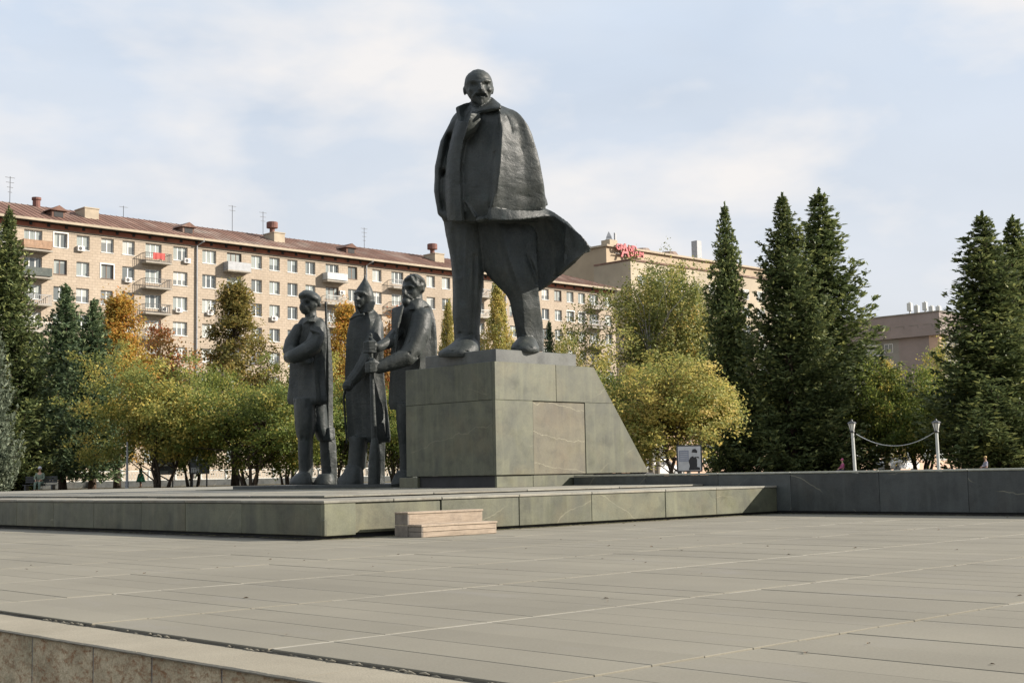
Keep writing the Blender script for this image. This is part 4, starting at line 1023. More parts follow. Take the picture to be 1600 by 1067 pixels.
# thin dark slab under the three figures
gb = at(505, 760, 37.6)
fb = MB().prism([(20.6, 32.6), (20.9, 30.0), (22.2, 27.6), (25.6, 27.9), (25.6, 33.2)], 'z', 0, 0.085)
fbo = fb.build('statue_base_slab', MAT['granite_dark'], None, (0, 0, BASE3_Z - 0.09)); tag(fbo, 'thin dark granite slab under the three bronze figures', 'slab')
fb2 = MB().prism([(19.9, 33.4), (20.2, 29.6), (21.9, 27.0), (26.2, 27.2), (26.2, 34.0)], 'z', 0, BASE3_Z - 0.09 - FIELD_Z - 0.012).build('statue_base_step', MAT['granite'], None, (0, 0, FIELD_Z + 0.009))
tag(fb2, 'low pale granite step below the dark slab of the three figures', 'step')
# ------------------------------------------------------------------ trees
def m_leaf(name, stops, hue_rand=0.12, trans=0.35):
    """foliage whose leaves differ by a per-leaf value 'tint' (0..1)"""
    t = NT(name); a = t.attr('tint')
    c = t.ramp(a, stops)
    r = t.ramp(t.rand(), [(0.0, 1 - hue_rand), (1.0, 1 + hue_rand)])
    c = t.mix(1.0, c, r, 'MULTIPLY')
    t.set(base=c, rough=0.55, spec=0.25)
    tr = t.n('ShaderNodeBsdfTranslucent'); t.l(c, tr.inputs[0])
    mx = t.n('ShaderNodeMixShader'); mx.inputs[0].default_value = trans
    t.l(t.p.outputs[0], mx.inputs[1]); t.l(tr.outputs[0], mx.inputs[2]); t.l(mx.outputs[0], t.out.inputs[0])
    return t.m
def m_bark(name, c, dark):
    t = NT(name); g = t.objc()
    cc = t.ramp(t.noise(t.mapping(g, (5, 5, 1.0)), 2.2, 5, 0.65), [(0.35, dark), (0.65, c)])
    t.bump(t.noise(t.mapping(g, (8, 8, 1.5)), 2.0, 5, 0.6), 0.7, 0.03)
    return t.set(base=cc, rough=0.9, spec=0.2)
MAT['bark'] = m_bark('grey_brown_bark', (0.085, 0.066, 0.050), (0.035, 0.028, 0.022))
MAT['bark_spruce'] = m_bark('spruce_bark', (0.105, 0.075, 0.055), (0.05, 0.036, 0.028))
MAT['bark_birch'] = m_bark('birch_bark', (0.46, 0.43, 0.38), (0.20, 0.18, 0.16))
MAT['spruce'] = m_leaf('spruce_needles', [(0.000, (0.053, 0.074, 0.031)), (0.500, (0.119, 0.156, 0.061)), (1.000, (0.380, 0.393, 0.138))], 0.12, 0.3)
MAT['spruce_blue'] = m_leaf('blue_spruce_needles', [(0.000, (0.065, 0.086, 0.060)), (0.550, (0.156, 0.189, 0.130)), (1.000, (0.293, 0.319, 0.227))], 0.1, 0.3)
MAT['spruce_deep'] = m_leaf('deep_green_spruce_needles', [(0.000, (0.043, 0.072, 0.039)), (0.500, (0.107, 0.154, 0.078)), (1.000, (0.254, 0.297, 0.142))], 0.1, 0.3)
MAT['leaf_yellow'] = m_leaf('yellowing_leaves', [(0.000, (0.154, 0.189, 0.045)), (0.350, (0.280, 0.285, 0.085)), (0.700, (0.500, 0.405, 0.115)), (1.000, (0.580, 0.44, 0.16))], 0.1, 0.5)
MAT['leaf_green'] = m_leaf('olive_green_leaves', [(0.000, (0.078, 0.119, 0.031)), (0.550, (0.175, 0.217, 0.050)), (0.850, (0.350, 0.329, 0.077)), (1.000, (0.504, 0.392, 0.098))], 0.1, 0.5)
MAT['leaf_mixed'] = m_leaf('green_and_gold_leaves', [(0.000, (0.133, 0.175, 0.053)), (0.450, (0.280, 0.297, 0.084)), (0.750, (0.518, 0.427, 0.105)), (1.000, (0.620, 0.462, 0.126))], 0.1, 0.5)
MAT['leaf_birch'] = m_leaf('birch_leaves', [(0.0, (0.100, 0.130, 0.040)), (0.5, (0.225, 0.230, 0.066)), (0.8, (0.380, 0.320, 0.090)), (1.0, (0.52, 0.35, 0.10))], 0.1, 0.45)
MAT['leaf_orange'] = m_leaf('orange_leaves', [(0.000, (0.210, 0.189, 0.048)), (0.400, (0.434, 0.308, 0.067)), (0.750, (0.620, 0.343, 0.077)), (1.000, (0.620, 0.252, 0.084))], 0.1, 0.5)
MAT['leaf_brown'] = m_leaf('olive_brown_leaves', [(0.000, (0.119, 0.123, 0.039)), (0.500, (0.259, 0.224, 0.067)), (1.000, (0.476, 0.315, 0.098))], 0.1, 0.5)
MAT['leaf_red'] = m_leaf('reddish_leaves', [(0.000, (0.196, 0.161, 0.050)), (0.500, (0.406, 0.224, 0.070)), (1.000, (0.602, 0.182, 0.084))], 0.1, 0.5)

def leaf_mesh(name, C, D, N, L, Wd, tint, mat):
    """diamond leaves: centre C, long axis D, side axis from N, length L, width Wd"""
    S_ = np.cross(D, N); S_ /= (np.linalg.norm(S_, axis=1, keepdims=True) + 1e-9)
    L = np.asarray(L)[:, None]; Wd = np.asarray(Wd)[:, None]
    nn = np.cross(S_, D)
    a = C - D * L * 0.5; b = C + S_ * Wd * 0.5 + nn * Wd * 0.12; c = C + D * L * 0.5; d = C - S_ * Wd * 0.5 + nn * Wd * 0.12
    n = len(C); V = np.stack([a, b, c, d], 1).reshape(-1, 3)
    F = np.arange(n * 4).reshape(n, 4)
    me = mesh_np(name, V, F, mat)
    at_ = me.attributes.new('tint', 'FLOAT', 'FACE'); at_.data.foreach_set('value', np.clip(tint, 0, 1).astype(np.float32))
    return me
def rnd_unit(R, n):
    v = R.normal(size=(n, 3)); return v / np.linalg.norm(v, axis=1, keepdims=True)

def spruce_meshes(seed, H, Rad, mat, z0=0.07, dens=1.0, droop=0.28, gap=0.4, power=0.9):
    R = np.random.default_rng(seed); Cs, Ds, Ts, Ls = [], [], [], []
    tr = MB(); r0 = H * 0.013 + 0.06
    zs = np.linspace(-0.3, H * 0.985, 14)
    tr.tube([(R.normal() * 0.02 * (i > 0), R.normal() * 0.02 * (i > 0), z) for i, z in enumerate(zs)], [max(r0 * (1 - z / H) ** 0.85, 0.012) if z > 0 else r0 * 1.2 for z in zs], 9)
    z = H * z0; lob = R.uniform(0, 6.28, 3)
    while z < H * 0.972:
        t = z / H; f = (1 - t)
        base = Rad * (f ** power) * (1.0 if t > z0 + 0.08 else 0.72 + 0.28 * (t - z0) / 0.08)
        nb = int(R.integers(6, 9)) if f > 0.15 else 5
        off = R.uniform(0, 6.28)
        for k in range(nb):
            az = off + 2 * PI * k / nb + R.normal() * 0.22
            L = base * R.uniform(0.62, 1.12) * (1 + 0.13 * math.sin(2 * az + lob[0]) + 0.12 * math.sin(7 * t * 3.1 + az + lob[1])) + 0.04
            out = np.array([math.cos(az), math.sin(az), 0.0]); side = np.array([-math.sin(az), math.cos(az), 0.0])
            rise = 0.60 * t - droop * (1 - t) + R.normal() * 0.06
            ns = max(3, int(L / 0.26)); tb = R.uniform(-0.14, 0.16)
            pts = []
            for i in range(ns + 1):
                s = i / ns
                p = np.array([0, 0, z]) + out * (L * s) + np.array([0, 0, 1.0]) * (L * (rise * s + 0.42 * s * s * s - 0.20 * math.sin(PI * s) * (1 - 0.5 * t)))
                pts.append(p)
            if L > 0.8 and k % 2 == 0: tr.tube([tuple(p) for p in pts[::max(1, ns // 3)]], [0.05 * (1 - t) + 0.012] + [0.012] * (len(pts[::max(1, ns // 3)]) - 1), 4, cap=False)
            for i in range(1, ns + 1):
                s = i / ns
                if s < 0.16 and L > 1.2: continue
                d = pts[i] - pts[i - 1]; d /= np.linalg.norm(d) + 1e-9
                wl = (min(0.10 + 0.10 * L, 0.26) + 0.20 * L * math.sin(PI * min(s * 0.78 + 0.10, 1)) * (1.05 - s * 0.45)) * R.uniform(0.8, 1.25)
                nl = int(max(2, (3 + wl * 9) * dens))
                for sgn in (-1, 1):
                    for q in range(nl):
                        u = R.uniform(0.05, 1.0)
                        c = pts[i] + side * (sgn * wl * u) + d * (wl * u * 0.55) + np.array([0, 0, -wl * u * u * 0.30]) + R.normal(size=3) * np.array([0.05, 0.05, 0.085]) * min(1.0, L)
                        dd = side * (sgn * 0.75) + d * 0.75 + np.array([0, 0, -0.25]) + R.normal(size=3) * 0.45
                        Cs.append(c); Ds.append(dd); Ls.append(R.uniform(0.18, 0.34) * (0.55 + 0.45 * min(1.0, L))); Ts.append(0.30 + tb + 0.42 * s * u + R.normal() * 0.15)  # tint brightens towards the tips as a painted highlight
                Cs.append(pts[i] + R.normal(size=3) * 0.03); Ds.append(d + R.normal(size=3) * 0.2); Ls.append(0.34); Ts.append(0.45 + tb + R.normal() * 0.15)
            for q in range(int(L * 5)):                             # dense inner needles round the stem, tinted dark as painted crown shade
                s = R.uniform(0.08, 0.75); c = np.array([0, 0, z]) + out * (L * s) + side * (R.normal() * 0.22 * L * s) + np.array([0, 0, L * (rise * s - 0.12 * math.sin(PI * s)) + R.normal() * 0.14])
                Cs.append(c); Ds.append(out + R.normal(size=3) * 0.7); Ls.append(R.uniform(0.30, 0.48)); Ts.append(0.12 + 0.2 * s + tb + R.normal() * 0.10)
        z += max(gap * (0.5 + 0.5 * f) * R.uniform(0.8, 1.2), 0.14)
    for q in range(34):
        u = R.uniform(0, 1); Cs.append(np.array([0, 0, H * (0.955 + 0.045 * u)]) + R.normal(size=3) * 0.05 * (1.1 - u)); Ds.append(np.array([R.normal() * 0.5, R.normal() * 0.5, 1.0])); Ls.append(0.26); Ts.append(0.4)
    C = np.array(Cs); D = np.array(Ds); D /= np.linalg.norm(D, axis=1, keepdims=True)
    n = len(C); L = np.array(Ls)
    N = rnd_unit(R, n) * 0.8 + np.array([0, 0, 1.0])
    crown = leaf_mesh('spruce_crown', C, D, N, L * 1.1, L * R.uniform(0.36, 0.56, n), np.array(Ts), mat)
    return tr.mesh('spruce_trunk', MAT['bark_spruce'], smooth=True), crown

def broad_meshes(seed, H, Rad, mat, bark='bark', z0=0.25, clumps=260, per=85, leaf=0.13, stems=1, shape='round', clump_r=0.42, weep=0.0, lean=0.0, tintc=0.45):
    R = np.random.default_rng(seed); tr = MB()
    zc = H * (z0 + 1) / 2; hz = H * (1 - z0) / 2
    lobes = [(R.normal(size=3) * np.array([0.42, 0.42, 0.36]), R.uniform(0.48, 0.78)) for _ in range(9)]
    cents = []
    while len(cents) < clumps:
        if shape == 'round':
            c0, lr = lobes[int(R.integers(0, len(lobes)))]
            v = rnd_unit(R, 1)[0] * lr * R.uniform(0.55, 1.0) ** 0.5
            p = c0 + v
            p = np.array([p[0] * 0.86, p[1] * 0.86, p[2] * 0.86])
            if p[2] < -1.0 or np.hypot(p[0], p[1]) > 1.15 or p[2] > 1.05: continue
            k_ = 1.0 if R.uniform() > 0.14 else R.uniform(1.08, 1.30)
            q = np.array([p[0] * Rad * k_, p[1] * Rad * k_, zc + p[2] * hz * (k_ if p[2] > 0 else 1.0)])
        else:                                                      # tall, narrowing upwards
            t = R.uniform(0, 1) ** 0.85
            prof = (0.75 + 1.2 * t) if t < 0.22 else (1.0 * (1 - ((t - 0.22) / 0.78) ** 1.25) + 0.07)
            a = R.uniform(0, 6.28); rr = Rad * prof * R.uniform(0.25, 1.0) ** 0.6 * (1 + 0.20 * math.sin(3 * a + 9 * t + seed) + 0.20 * math.sin(2 * a - 17 * t + seed * 2))
            q = np.array([rr * math.cos(a), rr * math.sin(a), H * (z0 + (1 - z0) * t)])
        cents.append(q)
    cents = np.array(cents)
    # stems and limbs
    r0 = 0.05 + H * 0.013
    bases = []
    for k in range(stems):
        a = 2 * PI * k / max(stems, 1) + R.uniform(0, 2)
        sp = 0.0 if stems == 1 else 0.32
        b = Vector((sp * math.cos(a), sp * math.sin(a), -0.2))
        top = Vector((Rad * (0.10 if stems == 1 else 0.42) * math.cos(a), Rad * (0.10 if stems == 1 else 0.42) * math.sin(a), H * (0.80 if shape != 'round' else 0.62)))
        pts = []
        for i in range(8):
            s = i / 7; p = b.lerp(top, s) + Vector((R.normal(), R.normal(), 0)) * 0.10 * math.sin(PI * s); pts.append(p)
        rr = r0 / (1 if stems == 1 else 1.5)
        tr.tube(pts, [rr * (1.25 if i == 0 else (1 - 0.82 * i / 7)) for i in range(8)], 8); bases.append(pts)
    for q in cents[:: max(1, clumps // 70)]:
        st_ = bases[int(R.integers(0, len(bases)))]
        k = min(range(1, 7), key=lambda i: abs(st_[i].z - (q[2] - 0.35 * math.hypot(q[0], q[1]) - 0.2)))
        a = st_[k]; b = Vector(q); m1 = a.lerp(b, 0.45) + Vector((0, 0, 0.18 * (b - a).length)) + Vector(R.normal(size=3)) * 0.1
        tr.tube([a, m1, b], [0.022 + 0.010 * H * 0.3, 0.022, 0.010], 5, cap=False)
    n = clumps * per
    ci = R.integers(0, clumps, n)
    crad = clump_r * R.uniform(0.65, 1.35, clumps)
    offv = R.normal(size=(n, 3)) * crad[ci][:, None] * np.array([0.62, 0.62, 0.48])
    C = cents[ci] + offv
    if weep > 0:
        dropl = np.abs(R.normal(size=n)) * weep; C[:, 2] -= dropl; C[:, :2] -= offv[:, :2] * 0.35
    out = C - np.array([0, 0, zc]); on = out / (np.linalg.norm(out, axis=1, keepdims=True) + 1e-6)
    D = rnd_unit(R, n) + np.array([0, 0, -0.35 - weep * 0.6])
    D /= np.linalg.norm(D, axis=1, keepdims=True)
    N = on * 0.8 + rnd_unit(R, n) * 0.6 + np.array([0, 0, 0.30])
    L = leaf * R.uniform(0.7, 1.35, n)
    ctint = R.normal(size=clumps) * 0.17
    tint = tintc + ctint[ci] + R.normal(size=n) * 0.17
    crown = leaf_mesh('tree_crown', C, D, N, L, L * R.uniform(0.55, 0.8, n), tint, mat)
    return tr.mesh('tree_trunk', MAT[bark], smooth=True), crown

tree_no = 0
def plant_tree(meshes, H0, R0, px, dep, top, halfw, label, cat, name, group, rz=None, ground=None):
    """stand a tree of design size (H0, R0) so that its tip and spread come out at their true size at that distance"""
    global tree_no
    tree_no += 1
    gz = PARK_Z if ground is None else ground
    tip = at(px, top, dep)
    H = tip.z - gz; Rr = halfw * (1.5 if name == 'spruce_tree' else 1.24) * dep / FPX
    root = empty(name, (tip.x, tip.y, gz), rz if rz is not None else (tree_no * 2.399) % 6.283, label, cat, group)
    sc = (Rr / R0, Rr / R0, H / H0)
    obj('trunk', meshes[0], root, scale=sc); obj('crown', meshes[1], root, scale=sc)
    return root

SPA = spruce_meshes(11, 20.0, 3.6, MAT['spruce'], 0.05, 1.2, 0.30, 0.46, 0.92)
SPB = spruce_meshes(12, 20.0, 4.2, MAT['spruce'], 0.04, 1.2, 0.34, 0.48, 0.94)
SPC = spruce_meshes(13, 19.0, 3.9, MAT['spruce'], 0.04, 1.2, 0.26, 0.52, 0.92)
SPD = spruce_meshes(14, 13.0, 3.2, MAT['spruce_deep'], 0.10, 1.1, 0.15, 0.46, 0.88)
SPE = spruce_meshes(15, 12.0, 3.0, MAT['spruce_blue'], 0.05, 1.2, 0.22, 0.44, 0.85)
SG = 'spruces right of the pedestal'; SL = 'spruces at the left edge of the park'
NS = 'spruce_tree'
plant_tree(SPA, 20, 3.6, 1132, 92, 316, 52, 'slimmest of the three tall spruces right of the birch', 'tree', NS, SG)
plant_tree(SPB, 20, 4.2, 1222, 88, 301, 84, 'broad tall spruce in the middle of the three', 'tree', NS, SG)
plant_tree(SPC, 19, 3.9, 1279, 94, 294, 98, 'tallest dark spruce, rightmost of the three tall ones', 'tree', NS, SG)
plant_tree(SPC, 19, 3.9, 1534, 80, 330, 100, 'large dark spruce with ragged branches near the right edge', 'tree', NS, SG)
plant_tree(SPA, 20, 3.6, 1582, 85, 336, 90, 'dark spruce cut by the right edge of the picture', 'tree', NS, SG)
plant_tree(SPB, 20, 4.2, 14, 84, 322, 74, 'tall dark spruce at the far left standing before the flats', 'tree', NS, SL)
plant_tree(SPD, 13, 3.2, 103, 92, 443, 58, 'narrow-topped deep green spruce second from the left edge', 'tree', NS, SL)
plant_tree(SPD, 13, 3.2, 147, 84, 466, 56, 'deep green spruce beside the orange tree', 'tree', NS, SL)
plant_tree(SPE, 12, 3.0, -12, 66, 488, 34, 'bluish spruce with low branches at the left edge', 'tree', NS, SL)
plant_tree(SPD, 13, 3.2, 60, 104, 520, 50, 'low dark spruce hidden among the left group', 'tree', NS, SL)
plant_tree(SPD, 13, 3.2, 858, 104, 500, 21, 'small spruce seen just right of the statue leg', 'tree', NS, None)

BRA = broad_meshes(31, 7.6, 3.6, MAT['leaf_yellow'], z0=0.07, clumps=440, per=85, leaf=0.14, stems=4, clump_r=0.44)
BRB = broad_meshes(32, 7.4, 3.8, MAT['leaf_mixed'], z0=0.08, clumps=440, per=80, leaf=0.14, stems=4, clump_r=0.46)
BRC = broad_meshes(33, 7.2, 3.8, MAT['leaf_green'], z0=0.07, clumps=440, per=80, leaf=0.14, stems=5, clump_r=0.47)
TLO = broad_meshes(34, 13.5, 2.7, MAT['leaf_orange'], z0=0.14, clumps=300, per=75, leaf=0.19, shape='tall', clump_r=0.55)
TLB = broad_meshes(35, 14.5, 2.9, MAT['leaf_brown'], z0=0.20, clumps=300, per=75, leaf=0.19, shape='tall', clump_r=0.52)
BIR = broad_meshes(36, 16.5, 4.4, MAT['leaf_birch'], bark='bark_birch', z0=0.16, clumps=560, per=85, leaf=0.16, shape='round', stems=2, clump_r=0.52, weep=0.8, tintc=0.40)
BIY = broad_meshes(37, 14.0, 2.6, MAT['leaf_yellow'], bark='bark_birch', z0=0.15, clumps=280, per=75, leaf=0.16, shape='tall', clump_r=0.38, weep=0.55, tintc=0.55)
TRD = broad_meshes(38, 9.0, 2.4, MAT['leaf_red'], z0=0.2, clumps=200, per=70, leaf=0.17, shape='round', clump_r=0.5)
GA = 'autumn trees in front of the flats'; GR = 'autumn trees on the right side of the park'
NB = 'broadleaf_tree'
plant_tree(BRA, 7.6, 3.6, 1052, 66, 548, 104, 'yellow spreading apple tree right behind the pedestal', 'tree', NB, GR)
plant_tree(BRC, 7.2, 3.8, 958, 80, 556, 60, 'dark green tree at the sloping end of the pedestal', 'tree', NB, GR)
plant_tree(BIR, 16.5, 4.4, 1006, 104, 392, 92, 'tall weeping birch with pale trunk below the red sign', 'birch', 'birch_tree', None)
plant_tree(BIR, 16.5, 4.4, 1062, 112, 396, 62, 'birch partly hidden between weeping birch and spruces', 'birch', 'birch_tree', None)
plant_tree(BIY, 14, 2.6, 1380, 98, 560, 44, 'bright yellow tree beside the tallest spruce', 'tree', NB, GR)
plant_tree(BRC, 7.2, 3.8, 1432, 90, 546, 82, 'broad olive tree below the mauve building', 'tree', NB, GR)
plant_tree(BRB, 7.4, 3.8, 1488, 110, 556, 66, 'golden-green tree left of the right-edge spruces', 'tree', NB, GR)
plant_tree(BRB, 7.4, 3.8, 1180, 118, 600, 90, 'green-gold tree behind the two left tall spruces', 'tree', NB, GR)
plant_tree(BRC, 7.2, 3.8, 1600, 104, 566, 80, 'olive tree behind the right-edge spruce', 'tree', NB, GR)
plant_tree(TLO, 13.5, 2.7, 186, 100, 464, 52, 'tall orange tree beside the deep green spruces', 'tree', NB, GA)
plant_tree(TRD, 9, 2.4, 246, 106, 512, 42, 'reddish tree right of the tall orange tree', 'tree', NB, GA)
plant_tree(BRB, 7.4, 3.8, 252, 78, 566, 92, 'gold and green apple tree over the two poster boards', 'tree', NB, GA)
plant_tree(BRC, 7.2, 3.8, 302, 92, 552, 64, 'light green tree below the drainpipe', 'tree', NB, GA)
plant_tree(TLB, 14.5, 2.9, 368, 104, 446, 58, 'tall olive-brown tree in front of the flats', 'tree', NB, GA)
plant_tree(BRC, 7.2, 3.8, 392, 76, 582, 96, 'low dark green tree left of the bronze worker', 'tree', NB, GA)
plant_tree(BRB, 7.4, 3.8, 448, 90, 560, 62, 'green-gold tree behind the bronze worker', 'tree', NB, GA)
plant_tree(TLO, 13.5, 2.7, 541, 104, 478, 40, 'amber tree between the worker and helmeted soldier', 'tree', NB, GA)
plant_tree(BRC, 7.2, 3.8, 520, 84, 566, 60, 'olive tree showing between the two left statues', 'tree', NB, GA)
plant_tree(TRD, 9, 2.4, 612, 98, 488, 44, 'russet tree behind the bearded statue', 'tree', NB, GA)
plant_tree(BRC, 7.2, 3.8, 618, 82, 590, 66, 'green tree low behind the bearded statue', 'tree', NB, GA)
plant_tree(BIY, 14, 2.6, 776, 108, 440, 34, 'yellow birch seen between the legs of the tall statue', 'birch', 'birch_tree', None)
plant_tree(BIY, 14, 2.6, 700, 112, 470, 24, 'narrow golden birch left of the tall statue leg', 'birch', 'birch_tree', None)
plant_tree(BRB, 7.4, 3.8, 880, 100, 542, 30, 'gold bush top just above the pedestal edge', 'tree', NB, GA)
# ------------------------------------------------------------------ long block of flats
def on_y(px, py, y):
    d = at(px, py, 1.0) - EYE
    return EYE + d * ((y - EYE.y) / d.y)
def on_x(px, py, x):
    d = at(px, py, 1.0) - EYE
    return EYE + d * ((x - EYE.x) / d.x)
def eave_y(px):
    return float(np.interp(px, [0, 300, 400, 704, 944], [330, 370, 381, 420, 452]))
BY = 139.0; BX0, BX1 = 53.0, 156.6; BZ = 29.0; G0 = PARK_Z + 0.13
flats = empty('apartment_building', ((BX0 + BX1) / 2, BY + 6, G0), label='long tan brick block of flats with rusty metal roof behind the trees', cat='building')
def fc(mb, name, mat, parent=None, smooth=False):
    o = mb.build(name, mat, parent or flats, smooth=smooth)
    if parent is None: o.matrix_parent_inverse = Matrix.Translation(-flats.location)
    return o
colpx = [52, 95, 130, 168, 201, 240, 282, 327, 366, 401, 429, 457, 485, 519, 551, 589, 621, 673, 697, 852, 872, 891, 909, 928]
cols = [[on_y(p, eave_y(p) + 30, BY).x, p in (52, 240, 366, 519, 621, 928), p in (282, 327)] for p in colpx]
cols += [[x, b, False] for x, b in ((55.4, False), (59.6, False), (116.1, False), (124.6, False), (127.9, True), (131.2, False), (134.6, False), (138.0, False), (155.1, False))]
cols.sort()
rows = [27.15 - 2.93 * k for k in range(9)]
def wsize(c): return (1.02 if c[1] else (0.94 if c[2] else 0.76))
WH = 0.80
wall_mb = MB()
zprev = BZ - 0.2
for r in rows:
    wall_mb.box(BX0, BX1, BY, BY + 0.4, r + WH, zprev); zprev = r - WH
    x = BX0
    for c in cols:
        wall_mb.box(x, c[0] - wsize(c), BY, BY + 0.4, r - WH, r + WH); x = c[0] + wsize(c)
    wall_mb.box(x, BX1, BY, BY + 0.4, r - WH, r + WH)
wall_mb.box(BX0, BX1, BY, BY + 0.4, G0 - 0.3, zprev)
wall_mb.box(BX0, BX1, BY + 0.42, BY + 13, G0 - 0.3, BZ)
fc(wall_mb, 'wall', MAT['facade'])
fr = MB().box(BX0, BX1, BY - 0.03, BY - 0.003, 28.32, 28.80); fc(fr, 'frieze', MAT['frieze'])
co = MB().box(BX0 - 0.9, BX1 + 0.9, BY - 1.0, BY + 13.9, BZ - 0.06, BZ + 0.02); fc(co, 'soffit', MAT['soffit'])
co = MB().box(BX0 - 0.95, BX1 + 0.95, BY - 1.06, BY - 0.98, BZ - 0.14, BZ + 0.12); fc(co, 'cornice', MAT['cornice'])
vent_me = MB().box(-0.16, 0.16, -0.07, 0.0, -0.16, 0.16).mesh('vent', MAT['recess'])
x = BX0 + 1.5
while x < BX1:
    o = obj('vent', vent_me, flats, (x - flats.location.x, BY - 0.032 - flats.location.y, 28.66 - flats.location.z)); x += 2.02
# windows
def frame_mesh(hw, lights, fw=0.085):
    m = MB()
    m.box(-hw, hw, 0, 0.07, WH - fw, WH); m.box(-hw, hw, 0, 0.07, -WH, -WH + fw)
    m.box(-hw, -hw + fw, 0, 0.07, -WH + fw, WH - fw); m.box(hw - fw, hw, 0, 0.07, -WH + fw, WH - fw)
    for i in range(1, lights):
        xx = -hw + 2 * hw * i / lights; m.box(xx - 0.06, xx + 0.06, 0.004, 0.066, -WH + fw, WH - fw)
    m.box(-hw - 0.03, hw + 0.03, -0.26, -0.002, -WH - 0.05, -WH + 0.01)
    return m
def pane_mesh(hw): return MB().box(-hw + 0.05, hw - 0.05, 0.03, 0.05, -WH + 0.05, WH - 0.05)
def surround(hw):
    m = MB(); b = 0.13
    m.box(-hw - b, hw + b, -0.24, -0.20, WH, WH + b); m.box(-hw - b, -hw, -0.24, -0.20, -WH, WH); m.box(hw, hw + b, -0.24, -0.20, -WH, WH)
    return m
FR = {}
for key, hw, li in (('n', 0.76, 2), ('b', 1.02, 3), ('t', 0.94, 3), ('o', 0.76, 1)):
    FR[key] = [frame_mesh(hw, li).mesh('window', MAT['white_frame']), frame_mesh(hw, li).mesh('window', MAT['brown_frame']), pane_mesh(hw).mesh('pane', MAT['pane'])]
sur_me = surround(0.76).mesh('surround', MAT['white_frame'])
low = MB(); lowp = MB()
wcount = 0
R5 = random.Random(5)
for k, r in enumerate(rows):
    for c in cols:
        key = 'b' if c[1] else ('t' if c[2] else 'n')
        loc = Vector((c[0], BY + 0.20, r)) - flats.location
        if k < 7 and wcount < 230:
            wcount += 1
            dark = R5.random() < 0.07
            w_ = obj('window', FR[key][1 if dark else 0], flats, loc)
            obj('pane', FR[key][2], w_)
            if key == 'n' and R5.random() < 0.07: obj('surround', sur_me, w_)
        else:
            hw = wsize(c)
            low.box(c[0] - hw, c[0] + hw, BY + 0.22, BY + 0.27, r - WH, r - WH + 0.09).box(c[0] - 0.06, c[0] + 0.06, BY + 0.22, BY + 0.27, r - WH + 0.09, r + WH)
            lowp.box(c[0] - hw, c[0] + hw, BY + 0.28, BY + 0.30, r - WH, r + WH)
if low.V:
    tag(fc(low, 'lower_window_frame', MAT['white_frame']), kind='stuff'); tag(fc(lowp, 'lower_window_pane', MAT['pane']), kind='stuff')
# balconies
def rail_mesh(hw, d, kind):
    m = MB(); h = 1.0
    if kind == 'solid':
        m.box(-hw, hw, -d, -d + 0.06, -0.10, h); m.box(-hw, -hw + 0.06, -d + 0.06, -0.003, -0.10, h); m.box(hw - 0.06, hw, -d + 0.06, -0.003, -0.10, h)
    elif kind == 'boards':
        n = 22
        for i in range(n):
            a = -hw + 2 * hw * i / n; m.box(a + 0.01, a + 2 * hw / n - 0.01, -d, -d + 0.03, 0.12, h - 0.06)
        m.box(-hw, hw, -d - 0.01, -d + 0.05, h - 0.05, h); m.box(-hw, -hw + 0.04, -d + 0.05, -0.003, 0.12, h); m.box(hw - 0.04, hw, -d + 0.05, -0.003, 0.12, h)
    else:
        n = 15
        for i in range(n + 1):
            a = -hw + 2 * hw * i / n; m.box(a - 0.018, a + 0.018, -d, -d + 0.036, 0.05, h - 0.04)
        for i in range(1, 5):
            b = -d + d * i / 5; m.box(-hw, -hw + 0.03, b, b + 0.03, 0.05, h - 0.04); m.box(hw - 0.03, hw, b, b + 0.03, 0.05, h - 0.04)
        m.box(-hw - 0.02, hw + 0.02, -d - 0.02, -d + 0.05, h - 0.04, h + 0.02)
        m.box(-hw - 0.02, -hw + 0.04, -d + 0.05, -0.003, h - 0.04, h + 0.02); m.box(hw - 0.04, hw + 0.02, -d + 0.05, -0.003, h - 0.04, h + 0.02)
        m.box(-hw, hw, -d, -d + 0.04, 0.02, 0.06)
    return m
slab_b = MB().box(-1.65, 1.65, -1.12, -0.003, -0.17, 0.0).mesh('balcony', MAT['balcony_slab'])
RAIL = {('solid', m): rail_mesh(1.6, 1.06, 'solid').mesh('railing', MAT[m]) for m in ('metal_grey', 'balcony_pale', 'metal_dark')}
RAIL.update({('boards', m): rail_mesh(1.6, 1.06, 'boards').mesh('railing', MAT[m]) for m in ('balcony_wood', 'balcony_green', 'balcony_pale')})
RAIL.update({('rail', m): rail_mesh(1.6, 1.06, 'rail').mesh('railing', MAT[m]) for m in ('metal_dark', 'metal_white', 'metal_grey', 'balcony_green')})
bcols = [c[0] for c in cols if c[1]]
styles = {0: [('boards', 'balcony_wood'), ('boards', 'balcony_green'), ('rail', 'metal_grey')], 1: [('rail', 'metal_dark'), ('rail', 'metal_dark'), ('rail', 'metal_dark'), ('rail', 'balcony_green')],
          2: [('solid', 'metal_grey'), ('rail', 'metal_grey')], 3: [('boards', 'balcony_pale'), ('rail', 'metal_white'), ('rail', 'metal_grey')], 4: [('rail', 'metal_grey'), ('rail', 'metal_dark')],
          5: [('rail', 'metal_grey')], 6: [('rail', 'metal_grey'), ('rail', 'metal_grey'), ('rail', 'metal_white')]}
for bi, bx in enumerate(bcols):
    for k in range(6):
        stl = styles.get(bi, []); stt = stl[k] if k < len(stl) else ('rail', R5.choice(['metal_dark', 'metal_grey', 'metal_white']))
        b_ = obj('balcony', slab_b, flats, Vector((bx + 0.1, BY, rows[k] - 1.42)) - flats.location)
        obj('railing', RAIL[stt], b_)
